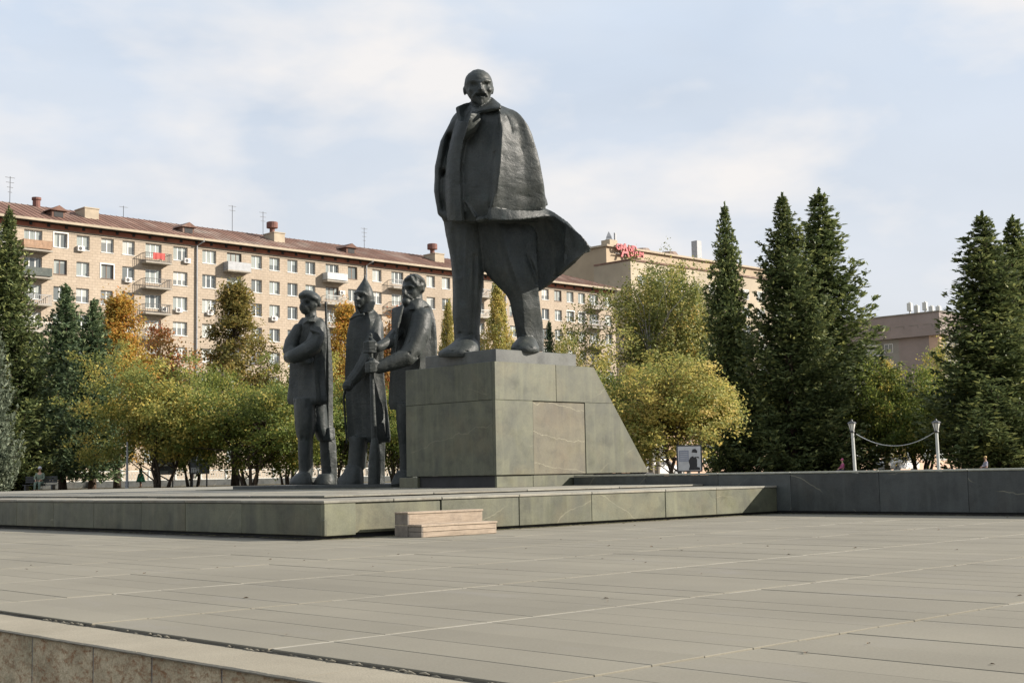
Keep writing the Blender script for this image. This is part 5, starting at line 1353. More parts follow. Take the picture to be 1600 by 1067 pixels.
# red cloth drying on a balcony, white door panel
c_ = MB()
nx_ = 12
for i in range(nx_):
    a, b = i / nx_, (i + 1) / nx_
    f = lambda s: 0.04 * math.sin(s * 15)
    c_.quad((-0.95 + 1.5 * a, -1.12 + f(a), 0.30 - 0.06 * math.sin(a * 9)), (-0.95 + 1.5 * b, -1.12 + f(b), 0.30 - 0.06 * math.sin(b * 9)), (-0.95 + 1.5 * b, -1.12 + f(b) * 0.4, 1.04), (-0.95 + 1.5 * a, -1.12 + f(a) * 0.4, 1.04))
cl = c_.build('red_cloth', MAT['red_cloth'], None, (bcols[1] + 0.3, BY, rows[0] - 1.42)); tag(cl, 'red cloth hung over a balcony railing on the top floor', 'cloth')
# air conditioners
ac_box = MB().bbox(-0.42, 0.42, -0.34, -0.03, -0.29, 0.29, 0.03).mesh('air_conditioner', MAT['ac_white'])
ac_fan = MB().prism([(0.21 * math.cos(2 * PI * k / 14) - 0.1, 0.21 * math.sin(2 * PI * k / 14)) for k in range(14)], 'y', -0.352, -0.341).mesh('fan_grille', MAT['metal_dark'])
for px, py in [(125, 389), (199, 438), (291, 408), (278, 485), (327, 489), (427, 498), (533, 458), (534, 488), (256, 484)]:
    p = on_y(px, py, BY); a_ = obj('air_conditioner', ac_box, flats, Vector((p.x, BY, p.z)) - flats.location); obj('fan_grille', ac_fan, a_)
# drainpipes
for x in (57.6, 82.8, 107.9, 133.0):
    m = MB().tube([(x + 0.45, BY - 1.0, BZ + 0.1), (x + 0.42, BY - 0.95, BZ - 0.25), (x, BY - 0.16, 28.3), (x, BY - 0.16, 1.0)], 0.10, 8); fc(m, 'drainpipe', MAT['metal_grey'])
# overhead bands of raised brick under the frieze
for z in (28.18, 28.02): fc(MB().box(BX0, BX1, BY - 0.035, BY - 0.002, z - 0.03, z + 0.03), 'brick_band', MAT['soffit'])
# roof: hipped, sheet metal with seams
RY, RZ = BY + 6.4, 32.0
e0, e1 = BX0 - 0.9, BX1 + 0.9; ry0, ry1 = BY - 1.0, BY + 13.8
rf = MB(); zb = BZ + 0.12
h0, h1 = e0 + 8.0, e1 - 8.0
P_ = [(e0, ry0, zb), (e1, ry0, zb), (e1, ry1, zb), (e0, ry1, zb), (h0, RY, RZ), (h1, RY, RZ)]
rf._add(P_, [(0, 1, 5, 4), (2, 3, 4, 5), (1, 2, 5), (3, 0, 4), (3, 2, 1, 0)])
roof = fc(rf, 'roof', MAT['roof'])
def roof_z(y): return zb + (RZ - zb) * (y - ry0) / (RY - ry0)
sm = MB(); x = e0 + 0.7
while x < e1:
    top = min(1.0, (x - e0) / 8.0, (e1 - x) / 8.0); yt = ry0 + (RY - ry0) * top
    sm.prism([(ry0, zb + 0.003), (yt, roof_z(yt) + 0.003), (yt, roof_z(yt) + 0.05), (ry0, zb + 0.05)], 'x', x, x + 0.035); x += 0.72
tag(fc(sm, 'roof_seam', MAT['roof'], roof), kind='stuff')
def rp(px, py, y): return on_y(px, py, y)
for px in (90, 293, 547):                                         # dormers
    p = rp(px, eave_y(px) - 12, BY + 1.2); x = p.x; y = BY + 1.0; zr = roof_z(y)
    d_ = MB().box(x - 0.75, x + 0.75, y, y + 3.4, zr - 0.6, zr + 0.75); dor = fc(d_, 'dormer', MAT['roof'], roof)
    fc(MB().prism([(x - 1.05, zr + 0.72), (x + 1.05, zr + 0.72), (x, zr + 1.30)], 'y', y - 0.25, y + 4.2), 'dormer_roof', MAT['roof'], roof)
    fc(MB().box(x - 0.50, x + 0.55, y - 0.03, y - 0.003, zr + 0.02, zr + 0.62), 'dormer_opening', MAT['recess'], roof)
for px, w, drum in ((141, 0.85, False), (434, 0.80, True), (684, 0.85, True)):
    p = rp(px, eave_y(px) - 16, BY + 3.0); x = p.x; y = BY + 2.6; zr = roof_z(y)
    fc(MB().box(x - w, x + w, y, y + 2.4, zr - 0.5, zr + 1.15).box(x - w - 0.07, x + w + 0.07, y - 0.07, y + 2.47, zr + 1.152, zr + 1.28), 'chimney', MAT['cornice'], roof)
    if drum:
        fc(MB().lathe([(0.33, 0.0), (0.33, 0.62), (0.72, 0.66), (0.72, 1.38), (0.60, 1.44)], (x - 0.3, y + 1.2, zr + 1.285), 14), 'chimney_drum', MAT['brick_red'], roof)
p = rp(57, 315, BY + 6.0); fc(MB().lathe([(0.42, -0.6), (0.42, 0.55), (0.52, 0.57), (0.52, 0.85)], (p.x, BY + 6.0, RZ), 12), 'chimney', MAT['brick_red'], roof)
for px, top, n in ((16, 276, 3), (363, 321, 1), (411, 331, 2), (569, 356, 3), (193, 322, 0)):
    a = rp(px, top, RY); zt = a.z
    m = MB().tube([(a.x, RY, RZ - 0.2), (a.x, RY, zt)], 0.035, 5)
    for i in range(n + 1): m.box(a.x - 0.55 + 0.1 * i, a.x + 0.55 - 0.1 * i, RY - 0.02, RY + 0.02, zt - 0.15 - 0.55 * i, zt - 0.11 - 0.55 * i)
    fc(m, 'aerial', MAT['metal_dark'], roof)

# ------------------------------------------------------------------ beige building behind, with the red sign
bc = at(947, 385, 245)
beige = empty('office_building', (bc.x + 40, bc.y + 10, PARK_Z), label='beige rendered building with red rooftop sign behind the birch', cat='building')
def bcld(mb, name, mat, parent=None):
    o = mb.build(name, mat, parent or beige)
    if parent is None: o.matrix_parent_inverse = Matrix.Translation(-beige.location)
    return o
bcld(MB().box(bc.x, bc.x + 66, bc.y, bc.y + 45, PARK_Z - 0.2, bc.z), 'wall', MAT['beige'])
bcld(MB().box(bc.x - 0.02, bc.x + 66.2, bc.y - 0.35, bc.y - 0.004, bc.z - 4.4, bc.z - 3.9), 'cornice', MAT['cornice'])
bcld(MB().box(bc.x - 0.3, bc.x + 66.2, bc.y - 0.5, bc.y + 45.2, bc.z + 0.002, bc.z + 0.35), 'roof_edge', MAT['cornice'])
an = on_y(985, 407, bc.y - 9)
bcld(MB().box(an.x, an.x + 52, bc.y - 9, bc.y - 0.36, PARK_Z - 0.2, an.z), 'annex', MAT['beige_grey'])
bcld(MB().box(an.x - 0.1, an.x + 52.1, bc.y - 9.2, bc.y - 0.4, an.z + 0.002, an.z + 0.3), 'annex_roof', MAT['roof'])
frm = MB().box(-1.0, 1.0, -0.08, -0.003, -0.95, -0.85).box(-1.0, 1.0, -0.08, -0.003, 0.85, 0.95).box(-1.0, -0.9, -0.08, -0.003, -0.85, 0.85).box(0.9, 1.0, -0.08, -0.003, -0.85, 0.85).box(-0.06, 0.06, -0.08, -0.003, -0.85, 0.85).mesh('office_window', MAT['white_frame'])
pnm = MB().box(-0.9, 0.9, -0.04, -0.004, -0.85, 0.85).mesh('office_pane', MAT['pane'])
for i in range(10):
    for j in range(10):
        x = an.x + 3.0 + i * 5.0; z = an.z - 3.4 - j * 3.4
        if z < 3: continue
        w_ = obj('window', frm, beige, Vector((x, bc.y - 9, z)) - beige.location, scale=(1.15, 1, 1)); obj('pane', pnm, w_)
for i in range(2):
    for j in range(10):
        x = bc.x + 59 + i * 3.6; z = bc.z - 6.4 - j * 3.4
        if z < 3: continue
        w_ = obj('window', frm, beige, Vector((x, bc.y, z)) - beige.location, scale=(1.15, 1, 1)); obj('pane', pnm, w_)
def roof_thing(px, top, bot, hw, name, mat, kind='box'):
    a = on_y(px, top, bc.y + 3); b = on_y(px, bot, bc.y + 3); w = hw * 250 / FPX
    if kind == 'box': m = MB().box(a.x - w, a.x + w, bc.y + 3 - w, bc.y + 3 + w, bc.z + 0.36, a.z)
    elif kind == 'spire': m = MB().lathe([(w * 1.3, bc.z + 0.36), (w * 1.3, b.z), (w * 1.05, b.z + 0.2), (w * 0.9, b.z + 0.6), (0.05, a.z)], (a.x, bc.y + 3, 0), 4)
    else: m = MB().lathe([(w, bc.z + 0.36), (w * 0.93, bc.z + 0.36 + (a.z - bc.z) * 0.45), (w * 0.7, bc.z + 0.36 + (a.z - bc.z) * 0.8), (w * 0.3, a.z)], (a.x, bc.y + 3 + w, 0), 16)
    return bcld(m, name, mat)
roof_thing(952, 376, 386, 9, 'chimney', MAT['cornice']); roof_thing(951, 362, 375, 6, 'spire', MAT['metal_grey'], 'spire'); roof_thing(961, 364, 378, 1.4, 'flue', MAT['metal_grey'])
roof_thing(1088, 377, 402, 6, 'chimney', MAT['metal_grey']); roof_thing(1015, 387, 396, 15, 'dome', MAT['roof'], 'dome'); roof_thing(1058, 392, 402, 17, 'dome', MAT['roof'], 'dome')
# lettering standing on the parapet
def letters(txt, px, py, size, name='sign_letter'):
    p = on_y(px, py, bc.y - 0.8)
    cu = bpy.data.curves.new('sign', 'FONT'); cu.body = txt; cu.size = size; cu.extrude = 0.12; cu.offset = 0.045; cu.align_x = 'LEFT'
    to = bpy.data.objects.new('tmp', cu); col.objects.link(to); bpy.context.view_layer.update()
    me = bpy.data.meshes.new_from_object(to.evaluated_get(bpy.context.evaluated_depsgraph_get())); bpy.data.objects.remove(to)
    me.materials.clear(); me.materials.append(MAT['red_paint'])
    return obj(name, me, sign, Vector(p) - sign.location, (PI / 2, 0, 0))
sp0 = on_y(985, 402, bc.y - 0.8)
sign = empty('rooftop_sign', sp0, label='red rooftop letters on the beige building', cat='sign')
letters('GR', 962.5, 389.5, 1.55); letters('A', 970.2, 401, 3.6); letters('ND', 981.5, 392, 1.55); letters('UTUM', 984.5, 399.5, 1.35)
bcld(MB().box(sp0.x - 4, sp0.x + 4, bc.y - 0.64, bc.y - 0.36, bc.z - 1.2, bc.z - 1.1), 'sign_bracket', MAT['metal_dark'])

# ------------------------------------------------------------------ mauve building far right
mc = at(1467, 487, 250)
mv = empty('apartment_building', (mc.x + 15, mc.y + 15, PARK_Z), label='mauve and grey panel building with masts on its roof at the far right', cat='building')
def mcl(mb, name, mat, parent=None):
    o = mb.build(name, mat, parent or mv)
    if parent is None: o.matrix_parent_inverse = Matrix.Translation(-mv.location)
    return o
ZT = mc.z
mcl(MB().box(mc.x + 0.9, mc.x + 40, mc.y + 0.9, mc.y + 45, PARK_Z - 0.2, ZT - 4.2), 'wall', MAT['grey_facade'])
mcl(MB().box(mc.x, mc.x + 40, mc.y, mc.y + 45, ZT - 4.198, ZT), 'attic_storey', MAT['mauve'])
mcl(MB().box(mc.x + 0.6, mc.x + 1.6, mc.y + 0.5, mc.y + 2.6, PARK_Z, ZT - 4.2), 'corner_pier', MAT['pink_facade'])
mcl(MB().box(mc.x + 0.86, mc.x + 1.5, mc.y + 2.62, mc.y + 9.0, PARK_Z, ZT - 4.21), 'wall_panel', MAT['mauve'])
mcl(MB().box(mc.x - 0.15, mc.x + 40.2, mc.y - 0.15, mc.y + 45.2, ZT + 0.002, ZT + 0.25), 'roof_edge', MAT['soffit'])
rec = MB().box(-0.01, 0.06, -0.95, 0.95, -0.45, 0.45).mesh('attic_niche', MAT['grey_facade'])
for i in range(9): obj('attic_niche', MB().box(-0.03, -0.003, -0.95, 0.95, -0.06, 0.06).box(-0.03, -0.003, -0.95, -0.85, -0.62, -0.06).mesh('attic_niche', MAT['soffit']), mv, Vector((mc.x, mc.y + 2.4 + i * 2.9, ZT - 2.1)) - mv.location)
wfm = MB().box(-0.09, -0.003, -0.9, 0.9, -0.85, -0.76).box(-0.09, -0.003, -0.9, 0.9, 0.76, 0.85).box(-0.09, -0.003, -0.9, -0.8, -0.76, 0.76).box(-0.09, -0.003, 0.8, 0.9, -0.76, 0.76).box(-0.09, -0.003, -0.05, 0.05, -0.76, 0.76).mesh('side_window', MAT['white_frame'])
wpm = MB().box(-0.05, -0.004, -0.8, 0.8, -0.76, 0.76).mesh('side_pane', MAT['pane'])
for j in range(7):
    z = ZT - 5.9 - 3.4 * j
    for y in (11.2, 24.5, 32.0, 38.0):
        w_ = obj('window', wfm, mv, Vector((mc.x + 0.9, mc.y + y, z)) - mv.location); obj('pane', wpm, w_)
    b_ = mcl(MB().box(mc.x - 0.4, mc.x + 0.897, mc.y + 12.6, mc.y + 19.2, z - 1.5, z - 0.5), 'balcony', MAT['balcony_pale'])
    w_ = mcl(MB().box(mc.x - 0.36, mc.x + 0.895, mc.y + 12.7, mc.y + 19.1, z - 0.498, z + 0.95), 'balcony_glazing', MAT['pane'])
for px, top in ((1421, 472), (1432, 476), (1445, 471), (1455, 477), (1466, 477)):
    a = on_x(px, top, mc.x + 3)
    mcl(MB().box(a.x - 0.12, a.x + 0.12, a.y - 0.12, a.y + 0.12, ZT + 0.25, a.z).box(a.x - 0.3, a.x + 0.3, a.y - 0.42, a.y + 0.42, a.z - 1.7, a.z - 0.2), 'mast', MAT['metal_white'])
# distant low building row closing the gaps between trunks on the right
lb = at(1240, 735, 150)
lowb = empty('low_building', (lb.x + 20, lb.y, PARK_Z), label='low peach building glimpsed between the spruce trunks', cat='building')
def lcl(mb, name, mat):
    o = mb.build(name, mat, lowb); o.matrix_parent_inverse = Matrix.Translation(-lowb.location); return o
lcl(MB().box(lb.x - 30, lb.x + 60, lb.y, lb.y + 10, PARK_Z - 0.2, 5.2), 'wall', MAT['pink_facade']); lcl(MB().box(lb.x - 30.4, lb.x + 60.4, lb.y - 0.5, lb.y + 10.4, 5.202, 5.5), 'roof', MAT['roof'])
for i in range(22):
    w_ = obj('window', frm, lowb, Vector((lb.x - 27 + i * 4.0, lb.y, 2.6)) - lowb.location); obj('pane', pnm, w_)

# ------------------------------------------------------------------ balustrade along the street
FY = 104.0
fen = empty('balustrade_fence', (70, FY, PARK_Z), label='pale cast-iron balustrade on a dark base beyond the tree trunks', cat='fence')
def fcl(mb, name, mat):
    o = mb.build(name, mat, fen); o.matrix_parent_inverse = Matrix.Translation(-fen.location); return o
fcl(MB().box(30, 175, FY - 0.15, FY + 0.15, PARK_Z, 0.92), 'base', MAT['granite_dark'])
pan = MB()
for k in range(9):
    x = 0.16 + k * 0.27
    pan.tube([(x + 0.10 * math.cos(a), 0, 0.36 + 0.30 * math.sin(a)) for a in np.linspace(-PI, PI, 11)], 0.022, 5, cap=False)
    pan.box(x - 0.018, x + 0.018, -0.02, 0.02, 0.0, 0.08)
pan.box(0, 2.5, -0.05, 0.05, 0.74, 0.84); pan.box(0, 2.5, -0.03, 0.03, 0.0, 0.05)
pan_me = pan.mesh('baluster_panel', MAT['metal_white'])
post_me = MB().bbox(-0.09, 0.09, -0.09, 0.09, 0.0, 0.95, 0.02).mesh('post', MAT['metal_white'])
for k in range(58):
    obj('baluster_panel', pan_me, fen, Vector((30 + k * 2.5, FY, 0.925)) - fen.location); obj('post', post_me, fen, Vector((30 + k * 2.5, FY, 0.923)) - fen.location)

# ------------------------------------------------------------------ park lanterns with a festoon cable
def lantern(px, dep, top, lean, label):
    t = at(px, top, dep); H = t.z - PARK_Z
    root = empty('park_lantern', (t.x, t.y, PARK_Z), 0, label, 'lamp', 'white park lanterns'); root.rotation_euler = lean
    MB().lathe([(0.11, 0), (0.11, 0.35), (0.056, 0.42), (0.050, H - 0.44), (0.064, H - 0.42)], n=14).build('post', MAT['metal_white'], root)
    MB().lathe([(0.04, H - 0.42), (0.085, H - 0.39), (0.07, H - 0.35)], n=12).build('collar', MAT['metal_dark'], root)
    g_ = MB().lathe([(0.065, H - 0.35), (0.13, H - 0.10)], n=6).build('lantern_glass', MAT['lantern_glass'], root)
    bars = MB()
    for k in range(6):
        a = 2 * PI * k / 6; bars.tube([(0.069 * math.cos(a), 0.069 * math.sin(a), H - 0.35), (0.136 * math.cos(a), 0.136 * math.sin(a), H - 0.098)], 0.010, 4)
    bars.build('glazing_bar', MAT['metal_dark'], g_)
    MB().lathe([(0.165, H - 0.097), (0.12, H - 0.05), (0.04, H - 0.02), (0.02, H + 0.04)], n=6).build('cap', MAT['metal_dark'], root)
    return t
l1 = lantern(1333, 47, 657, (0, -0.045, 0), 'white park lantern standing before the tall spruces')
l2 = lantern(1463, 45, 656, (0, -0.015, 0), 'white park lantern nearer the right edge of the picture')
a = at(1338, 678, 46.9); b = at(1459, 676, 45)
pts = []
for i in range(21):
    s = i / 20; p = a.lerp(b, s); p.z -= 4 * s * (1 - s) * 0.42; pts.append(p - a)
ca = MB().tube(pts, 0.012, 6).build('festoon_cable', MAT['balcony_pale'], None, a); tag(ca, 'sagging festoon cable strung between the two white lanterns', 'cable')
pl = at(199, 690, 76); H = pl.z - PARK_Z
MBp = MB().lathe([(0.10, 0), (0.10, 0.5), (0.07, 0.55), (0.05, H)], n=10).build('pole', MAT['metal_grey'], None, (pl.x, pl.y, PARK_Z)); tag(MBp, 'slim grey steel pole at the left edge of the apple tree', 'pole')

# ------------------------------------------------------------------ poster boards under the trees
MAT['poster_dark'] = plain('dark_photo_print', (0.06, 0.068, 0.075), 0.5, var=0.6, scale=2.2)
MAT['poster_mid'] = plain('grey_photo_print', (0.22, 0.235, 0.25), 0.5, var=0.5, scale=2.5)
MAT['poster_pale'] = plain('pale_photo_print', (0.50, 0.51, 0.52), 0.5, var=0.25, scale=1.5)
MAT['poster_black'] = plain('black_print', (0.02, 0.02, 0.022), 0.5, var=0.3, scale=2)
MAT['poster_blue'] = plain('grey_blue_print', (0.25, 0.27, 0.33), 0.5, var=0.2, scale=2)
def board(px, py0, py1, hwpx, dep, label, ground_mat):
    c = at(px, (py0 + py1) / 2, dep); w = hwpx * dep / FPX; h = (py1 - py0) / 2 * dep / FPX
    root = empty('poster_board', (c.x, c.y, PARK_Z), HEAD - PI / 2, label, 'poster board', 'poster boards under the trees')
    zc = c.z - PARK_Z
    MB().bbox(-w, w, -0.04, 0.04, zc - h, zc + h, 0.01).build('panel', ground_mat, root)
    f = MB(); f.box(-w - 0.04, w + 0.04, -0.05, 0.05, zc + h + 0.002, zc + h + 0.05).box(-w - 0.04, w + 0.04, -0.05, 0.05, zc - h - 0.05, zc - h - 0.002)
    f.box(-w - 0.05, -w - 0.002, -0.05, 0.05, zc - h, zc + h).box(w + 0.002, w + 0.05, -0.05, 0.05, zc - h, zc + h); f.build('frame', MAT['metal_dark'], root)
    for s in (-1, 1): MB().box(s * w * 0.8 - 0.04, s * w * 0.8 + 0.04, -0.035, 0.035, -0.1, zc - h - 0.052).build('leg', MAT['metal_dark'], root)
    def pr(pts, mat, name='print', k=1):
        m = MB().prism([(x * w, zc + y * h) for x, y in pts], 'y', -0.041 - 0.003 * k, -0.0405); return m.build(name, mat, root)
    return pr
pr = board(259, 709, 740, 14, 80, 'dark photograph poster board under the gold apple tree', MAT['poster_dark'])
pr([(0.0, 0.2), (0.95, 0.45), (0.95, 0.0), (0.3, -0.05)], MAT['poster_mid']); pr([(0.1, 0.9), (0.3, 0.95), (0.32, 0.3), (0.08, 0.2)], MAT['poster_mid'], k=2)
pr([(-0.9, -0.15), (-0.5, 0.05), (-0.2, -0.1), (0.3, 0.0), (0.3, -0.2), (-0.9, -0.25)], MAT['poster_pale']); pr([(-0.85, -0.7), (0.3, -0.7), (0.3, -0.95), (-0.85, -0.95)], MAT['poster_mid'])
pr = board(312, 707, 739, 14, 84, 'dark poster board with white printed blocks beneath the green trees', MAT['poster_dark'])
pr([(-0.95, -0.45), (0.02, -0.45), (0.02, -0.52), (-0.95, -0.52)], MAT['poster_pale'])
for i in range(5): pr([(-0.92 + i * 0.19, -0.58), (-0.80 + i * 0.19, -0.58), (-0.80 + i * 0.19, -0.92), (-0.92 + i * 0.19, -0.92)], MAT['poster_pale'])
for i in range(4): pr([(-0.35 + i * 0.2, 0.42), (-0.22 + i * 0.2, 0.42), (-0.22 + i * 0.2, 0.12), (-0.35 + i * 0.2, 0.12)], MAT['poster_pale'])
for i in range(3): pr([(-0.35 + i * 0.2, 0.80), (-0.22 + i * 0.2, 0.80), (-0.22 + i * 0.2, 0.52), (-0.35 + i * 0.2, 0.52)], MAT['poster_mid'])
pr = board(1077, 697, 735, 18, 56, 'pale poster board with dark figure in a cap beside the yellow tree', MAT['poster_pale'])
pr([(-0.9, 0.66), (-0.05, 0.66), (-0.05, -0.24), (-0.9, -0.24)], MAT['poster_blue'])
for i in range(5): pr([(-0.8, 0.52 - i * 0.15), (-0.15, 0.52 - i * 0.15), (-0.15, 0.48 - i * 0.15), (-0.8, 0.48 - i * 0.15)], MAT['poster_pale'], k=2)
pr([(-0.1, -0.95), (0.9, -0.95), (0.88, -0.75), (0.65, -0.7), (0.66, -0.1), (0.55, 0.12), (0.35, 0.2), (0.1, 0.1), (-0.08, -0.2), (0.02, -0.6)], MAT['poster_black'])
pr([(0.25, 0.22), (0.42, 0.08), (0.58, 0.2), (0.62, 0.5), (0.3, 0.5)], MAT['poster_pale'], k=2); pr([(0.2, 0.5), (0.66, 0.44), (0.70, 0.62), (0.52, 0.78), (0.3, 0.74)], MAT['poster_black'], k=3)
pr([(0.55, 0.08), (0.85, 0.0), (0.82, 0.1), (0.66, 0.14)], MAT['poster_black'], k=3)

# ------------------------------------------------------------------ people far off under the trees
def skin_chain(name, pts, edges, mat, parent, sub=1):
    me = bpy.data.meshes.new(name); me.from_pydata([p[:3] for p in pts], edges, []); me.update()
    o = bpy.data.objects.new('tmp', me); col.objects.link(o)
    o.modifiers.new('k', 'SKIN'); sd = o.modifiers.new('s', 'SUBSURF'); sd.levels = sub; sd.render_levels = sub
    sv = me.skin_vertices[0].data if me.skin_vertices else None
    if sv is None:
        bpy.context.view_layer.objects.active = o
        me.skin_vertices
    for i, p in enumerate(pts):
        r = p[3]; rr = r if isinstance(r, tuple) else (r, r)
        me.skin_vertices[0].data[i].radius = rr
    me.skin_vertices[0].data[0].use_root = True
    out = bpy.data.meshes.new_from_object(o.evaluated_get(bpy.context.evaluated_depsgraph_get())); bpy.data.objects.remove(o)
    out.materials.clear(); out.materials.append(mat); out.polygons.foreach_set('use_smooth', [True] * len(out.polygons))
    return obj(name, out, parent)
def person(loc, rz, pose, label, top_c, leg_c, hair_c, hat_c=None, skirt=False, size=1.0):
    root = empty('person', loc, rz, label, 'person'); root.scale = (size,) * 3
    top_m = plain('cloth_top_' + str(len(bpy.data.materials)), top_c, 0.85); leg_m = plain('cloth_leg_' + str(len(bpy.data.materials)), leg_c, 0.85); hair_m = plain('hair_' + str(len(bpy.data.materials)), hair_c, 0.7)
    seat = pose == 'sit'
    hz = 0.50 if seat else 0.92
    if seat: kn = [(s * 0.12, 0.42, 0.52) for s in (-1, 1)]; an = [(s * 0.13, 0.44, 0.10) for s in (-1, 1)]; hp = [(s * 0.10, 0.04, 0.50) for s in (-1, 1)]
    else: kn = [(s * 0.11, 0.03, 0.50) for s in (-1, 1)]; an = [(s * 0.12, 0.0, 0.09) for s in (-1, 1)]; hp = [(s * 0.10, 0.0, 0.90) for s in (-1, 1)]
    T0 = hz + 0.05
    P = [(0, 0, T0, (0.15, 0.11)), (0, 0.01, T0 + 0.25, (0.145, 0.105)), (0, 0.0, T0 + 0.46, (0.15, 0.10)), (0, 0.01, T0 + 0.56, 0.055), (0, 0.02, T0 + 0.63, 0.062), (0, 0.03, T0 + 0.72, (0.085, 0.10)), (0, 0.03, T0 + 0.80, (0.07, 0.08))]
    E = [(0, 1), (1, 2), (2, 3), (3, 4), (4, 5), (5, 6)]
    for s_, h_, k_, a_ in zip((-1, 1), hp, kn, an):
        b = len(P); sx = s_ * 0.19
        P += [(*h_, 0.085), (*k_, 0.062), (*a_, 0.042), (a_[0], a_[1] + 0.15, a_[2] - 0.04, 0.035)]; E += [(0, b), (b, b + 1), (b + 1, b + 2), (b + 2, b + 3)]
        b = len(P)
        if seat: el, hd = (s_ * 0.27, 0.10, T0 + 0.20), (s_ * 0.12, 0.32, T0 + 0.12)
        else: el, hd = (s_ * 0.25, -0.02, T0 + 0.18), (s_ * 0.26, 0.08, T0 - 0.06)
        P += [(sx, 0, T0 + 0.46, 0.058), (*el, 0.045), (*hd, 0.030), (hd[0], hd[1] + 0.05, hd[2] - 0.05, (0.036, 0.018))]; E += [(2, b), (b, b + 1), (b + 1, b + 2), (b + 2, b + 3)]
        for f in range(4):                                         # fingers
            q = len(P); fx = hd[0] + (f - 1.5) * 0.018; P += [(fx, hd[1] + 0.075, hd[2] - 0.10 + 0.006 * abs(f - 1.2), 0.008), (fx, hd[1] + 0.075, hd[2] - 0.145 + 0.010 * abs(f - 1.2), 0.007)]; E += [(b + 3, q), (q, q + 1)]
        q = len(P); P += [(hd[0] - s_ * 0.045, hd[1] + 0.07, hd[2] - 0.06, 0.009)]; E += [(b + 3, q)]
    skin_chain('body', P, E, MAT['skin'], root)
    face = MB(); face.tube([(0, 0.115, T0 + 0.735), (0, 0.150, T0 + 0.70), (0, 0.125, T0 + 0.69)], [0.010, 0.016, 0.012], 6)
    face.build('nose', MAT['skin'], root)
    J = [(0, 0, T0 + 0.02, (0.185, 0.14)), (0, 0.01, T0 + 0.25, (0.175, 0.13)), (0, 0, T0 + 0.47, (0.17, 0.115)), (0, 0.005, T0 + 0.545, 0.075)]; JE = [(0, 1), (1, 2), (2, 3)]
    for s_ in (-1, 1):
        b = len(J)
        if seat: el, hd = (s_ * 0.27, 0.10, T0 + 0.20), (s_ * 0.14, 0.28, T0 + 0.13)
        else: el, hd = (s_ * 0.25, -0.02, T0 + 0.18), (s_ * 0.26, 0.07, T0 - 0.03)
        J += [(s_ * 0.19, 0, T0 + 0.465, 0.075), (*el, 0.062), (*hd, 0.045)]; JE += [(2, b), (b, b + 1), (b + 1, b + 2)]
    skin_chain('jacket', J, JE, top_m, root)
    if skirt:
        MB().lathe([(0.36, 0.42), (0.30, 0.62), (0.20, T0 + 0.02), (0.17, T0 + 0.08)], n=16).build('skirt', top_m, root, smooth=True)
    else:
        Tn = [(0, 0, T0 - 0.02, (0.165, 0.125))]; TE = []
        for h_, k_, a_ in zip(hp, kn, an):
            b = len(Tn); Tn += [(*h_, 0.105), (*k_, 0.08), (*a_, 0.065)]; TE += [(0, b), (b, b + 1), (b + 1, b + 2)]
        skin_chain('trousers', Tn, TE, leg_m, root)
    hm = MB().lathe([(0.098, T0 + 0.74), (0.104, T0 + 0.80), (0.085, T0 + 0.86), (0.03, T0 + 0.89)], (0, 0.012, 0), 14)
    if hat_c:
        hat_m = plain('hat_' + str(len(bpy.data.materials)), hat_c, 0.8)
        hm.prism([(-0.08, 0.08), (0.08, 0.08), (0.06, 0.19), (-0.06, 0.19)], 'z', T0 + 0.775, T0 + 0.79); hm.build('cap', hat_m, root, smooth=False)
    else: hm.build('hair', hair_m, root, smooth=True)
    return root
pp = at(62, 768, 76)
person((pp.x, pp.y, PARK_Z), HEAD + PI / 2, 'sit', 'person in pale cap and grey-green clothes seated under the left spruces', (0.16, 0.20, 0.15), (0.14, 0.19, 0.15), (0.05, 0.04, 0.03), (0.55, 0.55, 0.60))
bn = empty('park_bench', (pp.x, pp.y, PARK_Z), HEAD + PI / 2, label='dark slatted park bench under the seated person', cat='bench')
for k in range(4): MB().box(-0.9, 0.9, -0.22 + k * 0.125, -0.12 + k * 0.125, 0.38, 0.42).build('slat', MAT['metal_dark'], bn)
for k in range(3): MB().box(-0.9, 0.9, -0.30, -0.26, 0.52 + k * 0.13, 0.62 + k * 0.13).build('back_slat', MAT['metal_dark'], bn)
for s_ in (-1, 1): MB().box(s_ * 0.75 - 0.04, s_ * 0.75 + 0.04, -0.255, 0.25, -0.02, 0.378).build('leg', MAT['metal_dark'], bn)
pp = at(220, 745, 101); person((pp.x, pp.y, PARK_Z), HEAD + 0.5, 'stand', 'person in a dark green dress standing near the balustrade', (0.02, 0.13, 0.07), (0.02, 0.13, 0.07), (0.10, 0.06, 0.03), None, True)
pp = at(1317, 735, 80); person((pp.x, pp.y, PARK_Z - 0.04), HEAD, 'sit', 'small person in pink sitting beyond the wall left of the lanterns', (0.45, 0.10, 0.22), (0.06, 0.06, 0.08), (0.3, 0.1, 0.1), (0.55, 0.13, 0.24), False, 0.78)
pp = at(1541, 735, 68); person((pp.x, pp.y, PARK_Z - 0.04), HEAD, 'sit', 'small fair-haired person sitting beyond the wall at right', (0.25, 0.25, 0.3), (0.06, 0.06, 0.08), (0.50, 0.34, 0.14), None, False, 0.72)

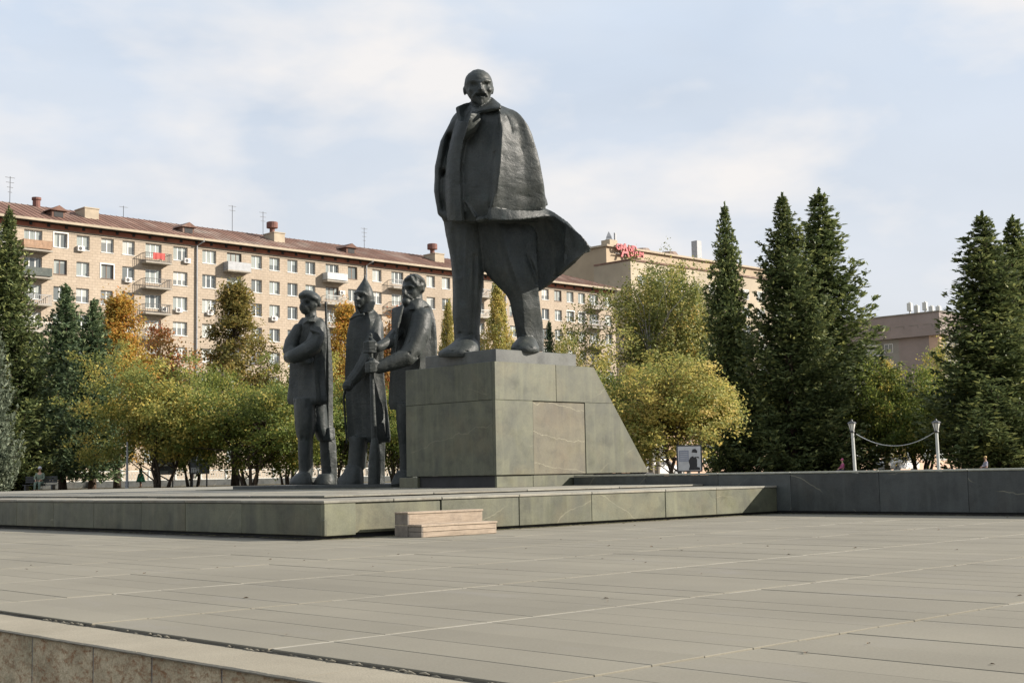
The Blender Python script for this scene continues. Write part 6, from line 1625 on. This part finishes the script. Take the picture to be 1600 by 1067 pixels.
# ------------------------------------------------------------------ cars glimpsed on the street
def car(px, dep, rz, c, label):
    p = at(px, 740, dep); root = empty('parked_car', (p.x, p.y, PARK_Z + 0.01), rz, label, 'car', 'cars on the street behind the park')
    paint = plain('car_paint_' + str(len(bpy.data.materials)), c, 0.25, var=0.03, spec=0.6)
    prof = [(-2.15, 0.32), (-2.2, 0.62), (-2.05, 0.86), (-1.30, 0.95), (-0.75, 1.40), (0.65, 1.44), (1.30, 1.0), (2.05, 0.92), (2.2, 0.7), (2.15, 0.32)]
    bm = bmesh.new(); rings = []
    for y, k in ((-0.84, 0.90), (-0.80, 0.985), (-0.55, 1.0), (0.55, 1.0), (0.80, 0.985), (0.84, 0.90)):
        rings.append([bm.verts.new((x * (1 if z < 0.95 else k), y * (1.0 if z < 0.98 else 0.80), 0.32 + (z - 0.32) * (k if z > 0.9 else 1))) for x, z in prof])
    for a_, b_ in zip(rings[:-1], rings[1:]):
        for i in range(len(prof)): bm.faces.new((a_[i], a_[(i + 1) % len(prof)], b_[(i + 1) % len(prof)], b_[i]))
    bm.faces.new(rings[0][::-1]); bm.faces.new(rings[-1])
    bmesh.ops.recalc_face_normals(bm, faces=bm.faces)
    me = bpy.data.meshes.new('body'); bm.to_mesh(me); bm.free(); me.materials.append(paint); obj('body', me, root)
    for s_ in (-1, 1):
        y = s_ * 0.715
        MB().prism([(-1.15, 0.98), (-0.72, 1.33), (-0.08, 1.36), (-0.08, 0.98)], 'y', y - 0.035 * (s_ < 0), y + 0.035 * (s_ > 0)).build('side_window', MAT['metal_dark'], root)
        MB().prism([(0.0, 0.98), (0.0, 1.36), (0.58, 1.36), (1.08, 1.0)], 'y', y - 0.035 * (s_ < 0), y + 0.035 * (s_ > 0)).build('side_window', MAT['metal_dark'], root)
        for x in (-1.35, 1.38):
            w_ = MB(); w_.tube([(x, s_ * 0.66, 0.32), (x, s_ * 0.86, 0.32)], 0.32, 18); w_ = w_.build('wheel', MAT['metal_dark'], root)
            MB().tube([(x, s_ * 0.861, 0.32), (x, s_ * 0.872, 0.32)], 0.20, 14).build('rim', MAT['metal_grey'], w_)
        MB().bbox(2.06, 2.185, s_ * 0.62 - 0.14, s_ * 0.62 + 0.14, 0.68, 0.80, 0.02).build('headlight', MAT['lantern_glass'], root)
    MB().prism([(1.27, 1.03), (0.72, 1.40), (0.76, 1.43), (1.33, 1.04)], 'y', -0.58, 0.58).build('windscreen', MAT['metal_dark'], root)
    return root
car(1026, 104, 0.0, (0.62, 0.62, 0.62), 'white car behind the trunks beside the sloping pedestal')
car(1308, 108, 0.1, (0.45, 0.46, 0.48), 'silver car behind the left white lantern')
car(1402, 112, 0.0, (0.60, 0.60, 0.60), 'pale car parked between the two white lanterns')
car(1560, 106, 0.0, (0.30, 0.31, 0.33), 'grey car behind the trunks at the right edge')
